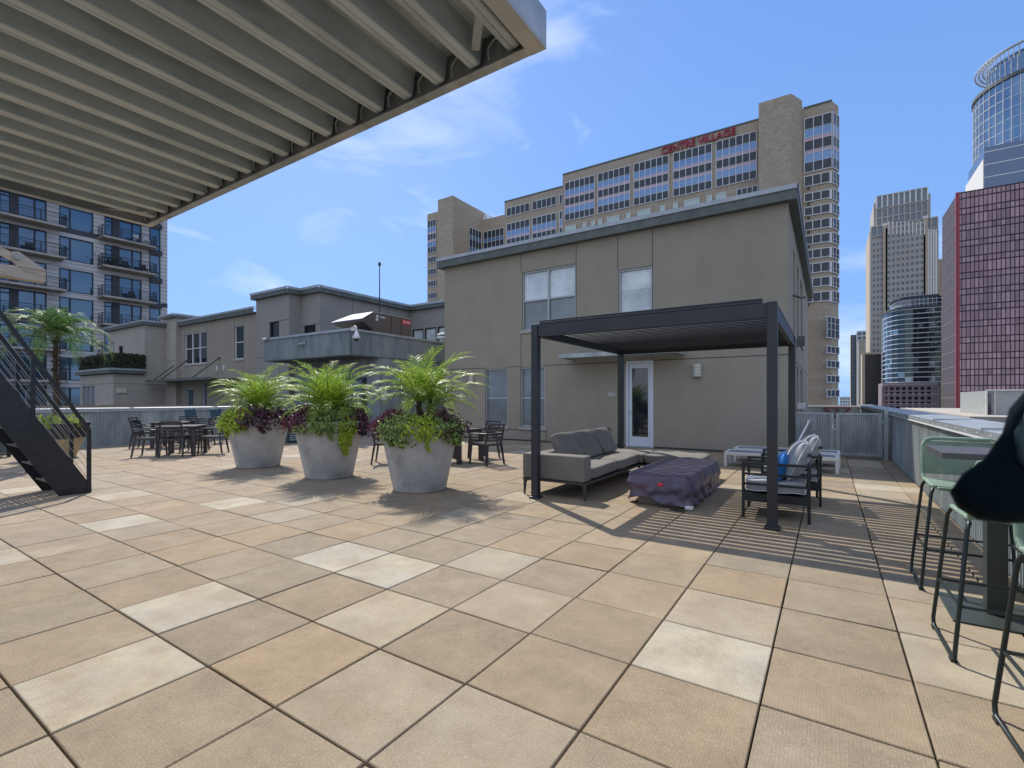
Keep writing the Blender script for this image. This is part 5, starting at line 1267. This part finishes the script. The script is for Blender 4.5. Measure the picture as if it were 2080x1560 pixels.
m = MB(); m.box(-17.6,-16.3,2.2,3.2,.36,.42); m.build('table_top', BLKM, t, bevel=.01)
for x in (-17.5,-16.4):
    for y in (2.3,3.1): m = MB(); m.box(x-.03,x+.03,y-.03,y+.03,0,.36); m.build('leg', BLKM, t)
m = MB(); m.box(-17.55,-17.4,2.2,3.2,.42,.9); m.build('backrest', BLKM, t, bevel=.02)

# ================================================================== BAR TABLE AND STOOLS
t = E('bar_table', (.92,4.31,0), 'tall slate topped bar table on a dark green pedestal by the right parapet', 'bar table')
m = MB(); m.box(.60,1.18,4.04,4.63,1.012,1.05); m.build('table_top', TBLT, t, bevel=.003)
m = MB(); m.box(.85,.95,4.26,4.36,.013,1.01); m.build('post', TBLG, t, bevel=.004)
m = MB(); m.box(.65,1.17,4.03,4.57,.0,.012); m.build('base_plate', TBLG, t, bevel=.004)
def stool(label, rope, group):
    c = E('bar_stool', (0,0,0), label, 'bar stool', group)      # faces +Y, back at -Y
    w = .23
    for s in (-1,1):
        m = MB(); x = s*w; xo = s*(w+.07); xm = s*(w+.012); xr = s*(w+.046)
        m.tube([(x,-.16,.745),(x,-.20,.735),(xm,-.215,.70),(xo,-.262,.06),(xo,-.255,.025),(xo,-.235,.012),(xo,.20,.012),(xo,.232,.03),(xo,.235,.06),(xm,.195,.70),(x,.18,.735),(x,.14,.745)],.0105,8); m.build('side_frame', STOOLF, c, smooth=True, local=True)
        m = MB(); m.tube([(xr,.218,.30),(xr,-.243,.30)],.008,8); m.build('side_bar', STOOLF, c, local=True)
        for y in (-.22,.2):
            m = MB(); m.bar((xo,y-.025,.008),(xo,y+.025,.008),.026,.016); m.build('foot', BLKP, c, local=True)
    m = MB(); m.tube([(-w-.046,.218,.30),(w+.046,.218,.30)],.009,8); m.build('footrest', STOOLF, c, local=True)
    m = MB(); m.tube([(-w-.046,-.243,.30),(w+.046,-.243,.30)],.008,8); m.build('back_bar', STOOLF, c, local=True)
    m = MB()
    m.tube([(-w,-.21,.76),(-w,.15,.757),(-w+.03,.21,.745),(0,.222,.742),(w-.03,.21,.745),(w,.15,.757),(w,-.21,.76)],.013,8)
    for k in range(38): y = -.20+k*.0108; m.tube([(-w,y,.762),(0,y,.745),(w,y,.762)],.0052,5)
    m.build('seat', rope, c, local=True)
    m = MB()
    m.tube([(-w,-.205,.76),(-w-.004,-.235,.80),(-w-.002,-.275,1.02),(-w+.02,-.283,1.062),(-w+.06,-.286,1.075),(w-.06,-.286,1.075),(w-.02,-.283,1.062),(w+.002,-.275,1.02),(w+.004,-.235,.80),(w,-.205,.76)],.013,8)
    for k in range(24): z = .80+k*.0108; y = -.235-(z-.80)*.185; m.tube([(-w,y,z),(-w*.5,y-.018,z),(w*.5,y-.018,z),(w,y,z)],.0050,5)
    m.build('backrest', rope, c, local=True)
    return c
s1 = stool('sage green rope bar stool facing us across the slate bar table', STOOLG, 'green rope bar stools'); s1.location = (.865,4.79,0); s1.rotation_euler = (0,0,R(180))
s2 = dup(s1,(.845,3.66,0),R(2),'sage green rope bar stool on the near side of the slate bar table')
s3 = dup(s1,(.925,2.68,0),R(184),'sage green rope bar stool nearest the camera, only one side frame in view')
s4 = stool('teal blue rope bar stool by the left parapet, the left one of two', STOOLB, 'blue rope stools by the left parapet'); s4.location = (-16.6,7.35,0); s4.rotation_euler = (0,0,R(-60))
dup(s4,(-16.1,7.85,0),R(-66),'teal blue rope bar stool by the left parapet, half hidden by the left planter')

# ================================================================== BIG PLANTERS
def pot(x, y, label):
    t = E('planter', (x,y,0), label, 'planter', 'big round concrete planters')
    m = MB(); prof = [(.385,0),(.40,.008),(.405,.03)]+[(.405+.195*k/10,.03+.95*k/10) for k in range(1,11)]+[(.60,1.0),(.57,1.0),(.555,.9)]
    m.lathe(prof,(x,y,0),72,cap=False); m.build('bowl', CONC, t, smooth=True)
    m = MB(); m.lathe([(0.01,.93),(.56,.93)],(x,y,0),40,cap=False); m.build('soil', SOIL, t)
    return t
def cpos(px, f): r = (px-1040)/FPX*f; return (r*CS-f*SN, f*CS+r*SN)
pots = [(525,9.98),(669,8.66),(853,7.47)]
PP = [cpos(a,b_) for a,b_ in pots]
pot(*PP[0],'left one of the three big pale concrete planters, farthest from us'); pot(*PP[1],'middle one of the three big pale concrete planters, with scuffs low down'); pot(*PP[2],'right one of the three big pale concrete planters, nearest to us')
def frond(mb, stem, base, az, Lg, e0, e1, nl, ll, rnd_, droop=.45):
    pos = Vector(base); pts = [pos.copy()]; h = Vector((cos(az),sin(az),0)); side = Vector((-sin(az),cos(az),0)); n = 14
    sw = rnd_.uniform(-.25,.25); tang = []
    for k in range(n):
        t = k/n; e = e0+(e1-e0)*t**1.3; d = (h*cos(e)+side*sw*t+Vector((0,0,1))*sin(e)).normalized(); pos = pos+d*Lg/n; pts.append(pos.copy()); tang.append(d)
    stem.tube(pts,.007,5,.002)
    for k in range(nl):
        t = .16+.84*(k+.5)/nl; i = min(n-1,int(t*n)); f = t*n-i; p = pts[i].lerp(pts[i+1],f); d = tang[i]
        up = side.cross(d).normalized()*-1 if side.cross(d).z < 0 else side.cross(d).normalized()
        l = ll*(sin(pi*min(1,(t*.80+.17)))**.7)*rnd_.uniform(.85,1.1)
        for s in (-1,1):
            v = (side*s*(.95-.45*t)+d*(.45+.75*t)+up*rnd_.uniform(.0,.32)).normalized(); w = l*.05+.004
            wd = d*w
            q1 = p+v*l*.5; q2 = p+v*l+Vector((0,0,-1))*l*droop*rnd_.uniform(.5,1.2)*.5; 
            mb.add([p-wd*.4,p+wd*.4,q1+wd*.6,q1-wd*.6,q2],[(0,1,2,3),(3,2,4)])
def palm(x, y, z0, label, seed, nf, Lg, stems=1, leafm=LEAFP, trunk_h=.16, e0=(28,84), e1=(-48,10), ll=.26, group='palms in the concrete planters', nl=40, tr=.05):
    rr = random.Random(seed); t = E('palm', (x,y,z0), label, 'palm', group)
    lf = MB(); st_ = MB(); tk = MB()
    for s in range(stems):
        sx = x+(s*.16 if stems > 1 else 0)*CS; sy = y+(s*.16 if stems > 1 else 0)*SN; th = trunk_h*(1 if s == 0 else .75)
        pts_ = [(sx+.02*sin(k),sy,z0-.05+(th+.05)*k/6) for k in range(7)]
        tk.tube(pts_,tr,10,tr*.75)
        for k in range(int(th*90)): a = rr.uniform(0,2*pi); zz_ = z0+rr.uniform(0,th); tk.bar((sx+tr*.8*cos(a),sy+tr*.8*sin(a),zz_),(sx+tr*1.5*cos(a),sy+tr*1.5*sin(a),zz_+.03),.02,.012)
        nfs = int(nf/stems*(1 if s == 0 else .9))
        for k in range(nfs):
            q = (k+.5)/nfs; az = k*2.39996+rr.uniform(-.25,.25); a0 = R(e0[1]+(e0[0]-e0[1])*q+rr.uniform(-8,8)); a1 = R(e1[1]+(e1[0]-e1[1])*q+rr.uniform(-14,14))
            frond(lf, st_, (sx+.02*cos(az),sy+.02*sin(az),z0+th), az, Lg*rr.uniform(.85,1.1)*(1.19-.50*q if group else 1), a0, a1, nl, ll, rr)
    tk.build('trunk', TRNK, t); st_.build('stalks', LEAFD, t, smooth=True); lf.build('fronds', leafm, t)
    return t
palm(*PP[0],.95,'dense low palm filling the left concrete planter',11,52,1.04,1,LEAFP,.20,e0=(26,84),e1=(-72,-5),ll=.27,nl=24)
palm(*PP[1],.95,'bushy upright palm filling the middle concrete planter',12,56,1.12,1,LEAFP,.18,e0=(28,86),e1=(-70,2),ll=.28,nl=24)
palm(*PP[2],.95,'open two stemmed palm with brown trunk in the right concrete planter',15,46,1.02,2,LEAFP,.42,e0=(20,82),e1=(-66,-8),ll=.27,nl=24)
CAMD = lambda x, y: math.atan2(-y,-x)      # azimuth from the pot toward the camera
def clump(label, name, cat, x, y, a0, a1, M, seed, n, zlo, zhi, size, spill=.0, group=None, rim=.6, extra=()):
    """leafy mass over the rim between two azimuths relative to the view side; extra = trails (azimuth, length, width)"""
    rr = random.Random(seed); cam_a = CAMD(x,y); t = E(name, (x+.5*cos(cam_a+(a0+a1)/2),y+.5*sin(cam_a+(a0+a1)/2),1.0), label, cat, group)
    m = MB(); sm = MB()
    tw = [(rr.uniform(a0,a1), rr.random()) for _ in range(max(6,n//36))]
    for a,u in tw:
        aa = cam_a+a; r_ = rim*(.60+.5*u); zc_ = .96+(zhi-.96)*(1-u**2)*rr.uniform(.4,1); 
        if u > .6 and spill: zc_ = 1.02-spill*rr.random()
        for _ in range(36):
            v = Vector((rr.gauss(0,1),rr.gauss(0,1),rr.gauss(0,.8))); v = v.normalized()*rr.random()**.4*size*2.6
            px_, py_ = x+r_*cos(aa)+v.x, y+r_*sin(aa)+v.y; rad_ = math.hypot(px_-x,py_-y); z_ = zc_+v.z*.8
            if z_ < 1.0 and rad_ < .6*(.675+.325*max(0,z_))+.012: continue
            nrm_ = Vector((cos(aa)*.8+rr.uniform(-.8,.8),sin(aa)*.8+rr.uniform(-.8,.8),rr.uniform(.1,1.1)))
            leaf(m,(px_,py_,max(z_,zlo)),nrm_,size*rr.uniform(.6,1.25),rr,.72,.35)
    for (a, ln, wd) in extra:
        for _ in range(int(ln*wd*9000)):
            u = rr.random(); taper = (1-u)**.6; aa = cam_a+a+rr.uniform(-1,1)*wd*taper+.05*sin(u*7); z_ = 1.0-ln*u; rad_ = .6*(.675+.325*z_)+rr.uniform(.01,.06)
            leaf(m,(x+rad_*cos(aa),y+rad_*sin(aa),z_),(cos(aa)+rr.uniform(-.5,.5),sin(aa)+rr.uniform(-.5,.5),rr.uniform(0,.8)),size*rr.uniform(.55,1.0),rr,.75,.5)
    m.build('foliage', M, t)
    for a,u in tw[:14]:
        aa = cam_a+a; sm.tube([(x+.35*cos(aa),y+.35*sin(aa),.93),(x+.5*cos(aa),y+.5*sin(aa),1.04),(x+.62*cos(aa),y+.62*sin(aa),.98)],.004,5)
    sm.build('stems', TRNK, t)
    return t
# + azimuth = to the right in the picture? (counter-clockwise seen from above, pot toward camera) -> left-hand side is negative
g1 = 'lime trailing plants in the concrete planters'; g2 = 'purple leaved plants in the concrete planters'; g3 = 'green trailing plants in the concrete planters'
x,y = PP[0]
clump('yellow green trailing plant spilling over the left edge of the left planter','trailing_plant','plant',x,y,-1.75,-.35,LIME,21,2100,.6,1.15,.055,.22,g1,extra=((-1.3,.34,.16),(-.75,.22,.2),(-.4,.18,.12)))
clump('dark purple plant over the middle front of the left planter','purple_plant','plant',x,y,-.45,1.3,PURP,22,1300,.6,1.18,.07,.14,g2,extra=((.12,.26,.07),(.9,.14,.2)))
clump('small lime tuft at the right edge of the left planter','trailing_plant','plant',x,y,1.25,1.9,LIME,23,420,.7,1.06,.055,.2,g1,extra=((1.45,.2,.12),))
clump('green mass hiding the back of the left planter rim','trailing_plant','plant',x,y,1.8,4.6,GRNL,24,1300,.8,1.12,.06,.1,g3)
x,y = PP[1]
clump('burgundy plant over the left rim of the middle planter','purple_plant','plant',x,y,-1.9,-.7,BURG,31,850,.6,1.2,.065,.12,g2,extra=((-1.2,.14,.15),))
clump('green trailing plant over the front of the middle planter','trailing_plant','plant',x,y,-.85,.55,GRNL,32,1700,.6,1.16,.05,.16,g3,extra=((-.3,.2,.2),(.05,.3,.07)))
clump('long lime beard of trailing leaves hanging down the middle planter','trailing_plant','plant',x,y,.28,.75,LIME,33,500,.4,1.08,.045,.2,g1,extra=((.5,.56,.26),(.42,.44,.2),(.62,.4,.18)))
clump('purple plant at the right rim of the middle planter','purple_plant','plant',x,y,.45,1.7,PURP,34,950,.6,1.17,.065,.18,g2,extra=((1.05,.22,.14),))
clump('green mass hiding the back of the middle planter rim','trailing_plant','plant',x,y,1.8,4.3,GRNL,35,1200,.8,1.12,.06,.1,g3)
x,y = PP[2]
clump('burgundy plant over the left rim of the right planter','purple_plant','plant',x,y,-2.1,-.95,BURG,41,1050,.6,1.2,.06,.14,g2,extra=((-1.3,.12,.14),))
clump('variegated green plant over the left front of the right planter','trailing_plant','plant',x,y,-1.2,-.25,GRNL,42,1700,.5,1.12,.05,.26,g3,extra=((-.8,.28,.2),(-.5,.3,.2)))
clump('bright lime trailing strands over the middle front of the right planter','trailing_plant','plant',x,y,-.35,.5,LIME,43,1200,.5,1.12,.045,.14,g1,extra=((-.02,.22,.05),(.22,.36,.045),(.12,.2,.05)))
clump('green trailing plant over the right front of the right planter','trailing_plant','plant',x,y,.4,1.5,GRNL,44,1700,.5,1.10,.05,.24,g3,extra=((.8,.24,.25),(1.15,.3,.16)))
clump('purple plant at the right rim of the right planter','purple_plant','plant',x,y,.6,1.9,PURP,45,800,.7,1.2,.06,.12,g2)
clump('green mass hiding the back of the right planter rim','trailing_plant','plant',x,y,1.9,4.1,GRNL,46,1100,.8,1.12,.06,.1,g3)

# ================================================================== LEFT SQUARE PLANTER WITH TALL PALM
bx_, by_ = cpos(112, 11.35)
t = E('square_planter', (bx_,by_,0), 'tapered square planter, black above and tan below, behind the stair', 'planter')
def frust(m, x, y, a0, a1, z0, z1, rot=RT):
    vs = []
    for a, z in ((a0,z0),(a1,z1)):
        for sx_, sy_ in ((-1,-1),(1,-1),(1,1),(-1,1)): vs.append((x+a*(sx_*cos(rot)-sy_*sin(rot)), y+a*(sx_*sin(rot)+sy_*cos(rot)), z))
    m.add(vs,[(0,3,2,1),(4,5,6,7),(0,1,5,4),(1,2,6,5),(2,3,7,6),(3,0,4,7)])
m = MB(); frust(m,bx_,by_,.27,.39,0,.46); m.build('lower_panel', TANW, t, bevel=.006)
m = MB(); frust(m,bx_,by_,.405,.475,.46,.82); m.build('upper_band', BLKP, t, bevel=.006)
palm(bx_+.05,by_,.75,'tall feathery palm rising from the square planter behind the stair',51,26,1.4,1,mat('queen_palm_leaf',(.10,.19,.05),.5,isl=.6,tl=.25),1.95,e0=(20,88),e1=(-105,-50),ll=.34,group=None,nl=44,tr=.06)
rr = random.Random(9); t = E('potted_grass', (bx_,by_,.8), 'bright lime and green leafy plants filling the square planter', 'plant')
m = MB()
for k in range(170):
    a = rr.uniform(0,2*pi); r_ = rr.uniform(0,.38); l = rr.uniform(.2,.42); e = rr.uniform(.3,1.2); p0 = Vector((bx_+r_*cos(a),by_+r_*sin(a),.8)); h = Vector((cos(a),sin(a),0))
    p1 = p0+(h*cos(e)+Vector((0,0,1))*sin(e))*l*.6; p2 = p1+(h*.9+Vector((0,0,-.1)))*l*.4; sd_ = Vector((-sin(a),cos(a),0))*.014
    m.add([p0-sd_,p0+sd_,p1+sd_,p1-sd_,p2],[(0,1,2,3),(3,2,4)])
m.build('blades', LEAFD, t)
m = MB()
for k in range(900):
    a = rr.uniform(-1.9,1.2)+CAMD(bx_,by_)+1.0; r_ = rr.uniform(.25,.5); leaf(m,(bx_+r_*cos(a),by_+r_*sin(a),.82+rr.gauss(0,.07)),(cos(a),sin(a),rr.uniform(.2,1)),rr.uniform(.05,.1),rr,.6,.2)
m.build('foliage', LIME, t)

# ================================================================== BLURRED DARK PADDED THING HELD CLOSE AT RIGHT
D0 = .42
def near(px, py, f): r = (px-1040)/FPX*f; z = EYE-(py-HOR)/FPX*f; return (r*CS-f*SN, f*CS+r*SN, z)
t = E('padded_bag', near(2080,920,D0), 'blurred black padded bag corner very close at the right edge', 'bag')
outl = [(2230,740),(2140,765),(2085,790),(2050,830),(2035,880),(2000,930),(1955,962),(1928,1000),(1945,1032),(1985,1056),(2040,1064),(2120,1062),(2230,1060)]
m = MB(); cx_, cy_ = 2130, 930; K = 6; vs = []
for k in range(-K,K+1):
    th = k/K; s = (1-abs(th)**2.6)**.5 if abs(th) < 1 else .05; f = D0+.035+th*.035
    for (a,b_) in outl:
        sx_ = .82+.18*s; vs.append(near(cx_+(a-cx_)*sx_, cy_+(b_-cy_)*sx_, f))
n_ = len(outl); m.add(vs,[(k*n_+i,k*n_+(i+1)%n_,(k+1)*n_+(i+1)%n_,(k+1)*n_+i) for k in range(2*K) for i in range(n_)]+[tuple(range(n_))[::-1],tuple(range(2*K*n_,(2*K+1)*n_))])
m.build('body', DARKF, t, smooth=True)
m = MB(); m.tube([near(a,b_,D0-.002) for a,b_ in ((2150,800),(2095,835),(2070,880),(2075,930),(2110,965),(2160,975))],.004,8); m.build('trim', mat('teal_trim',(.01,.03,.035),.6), t, smooth=True)
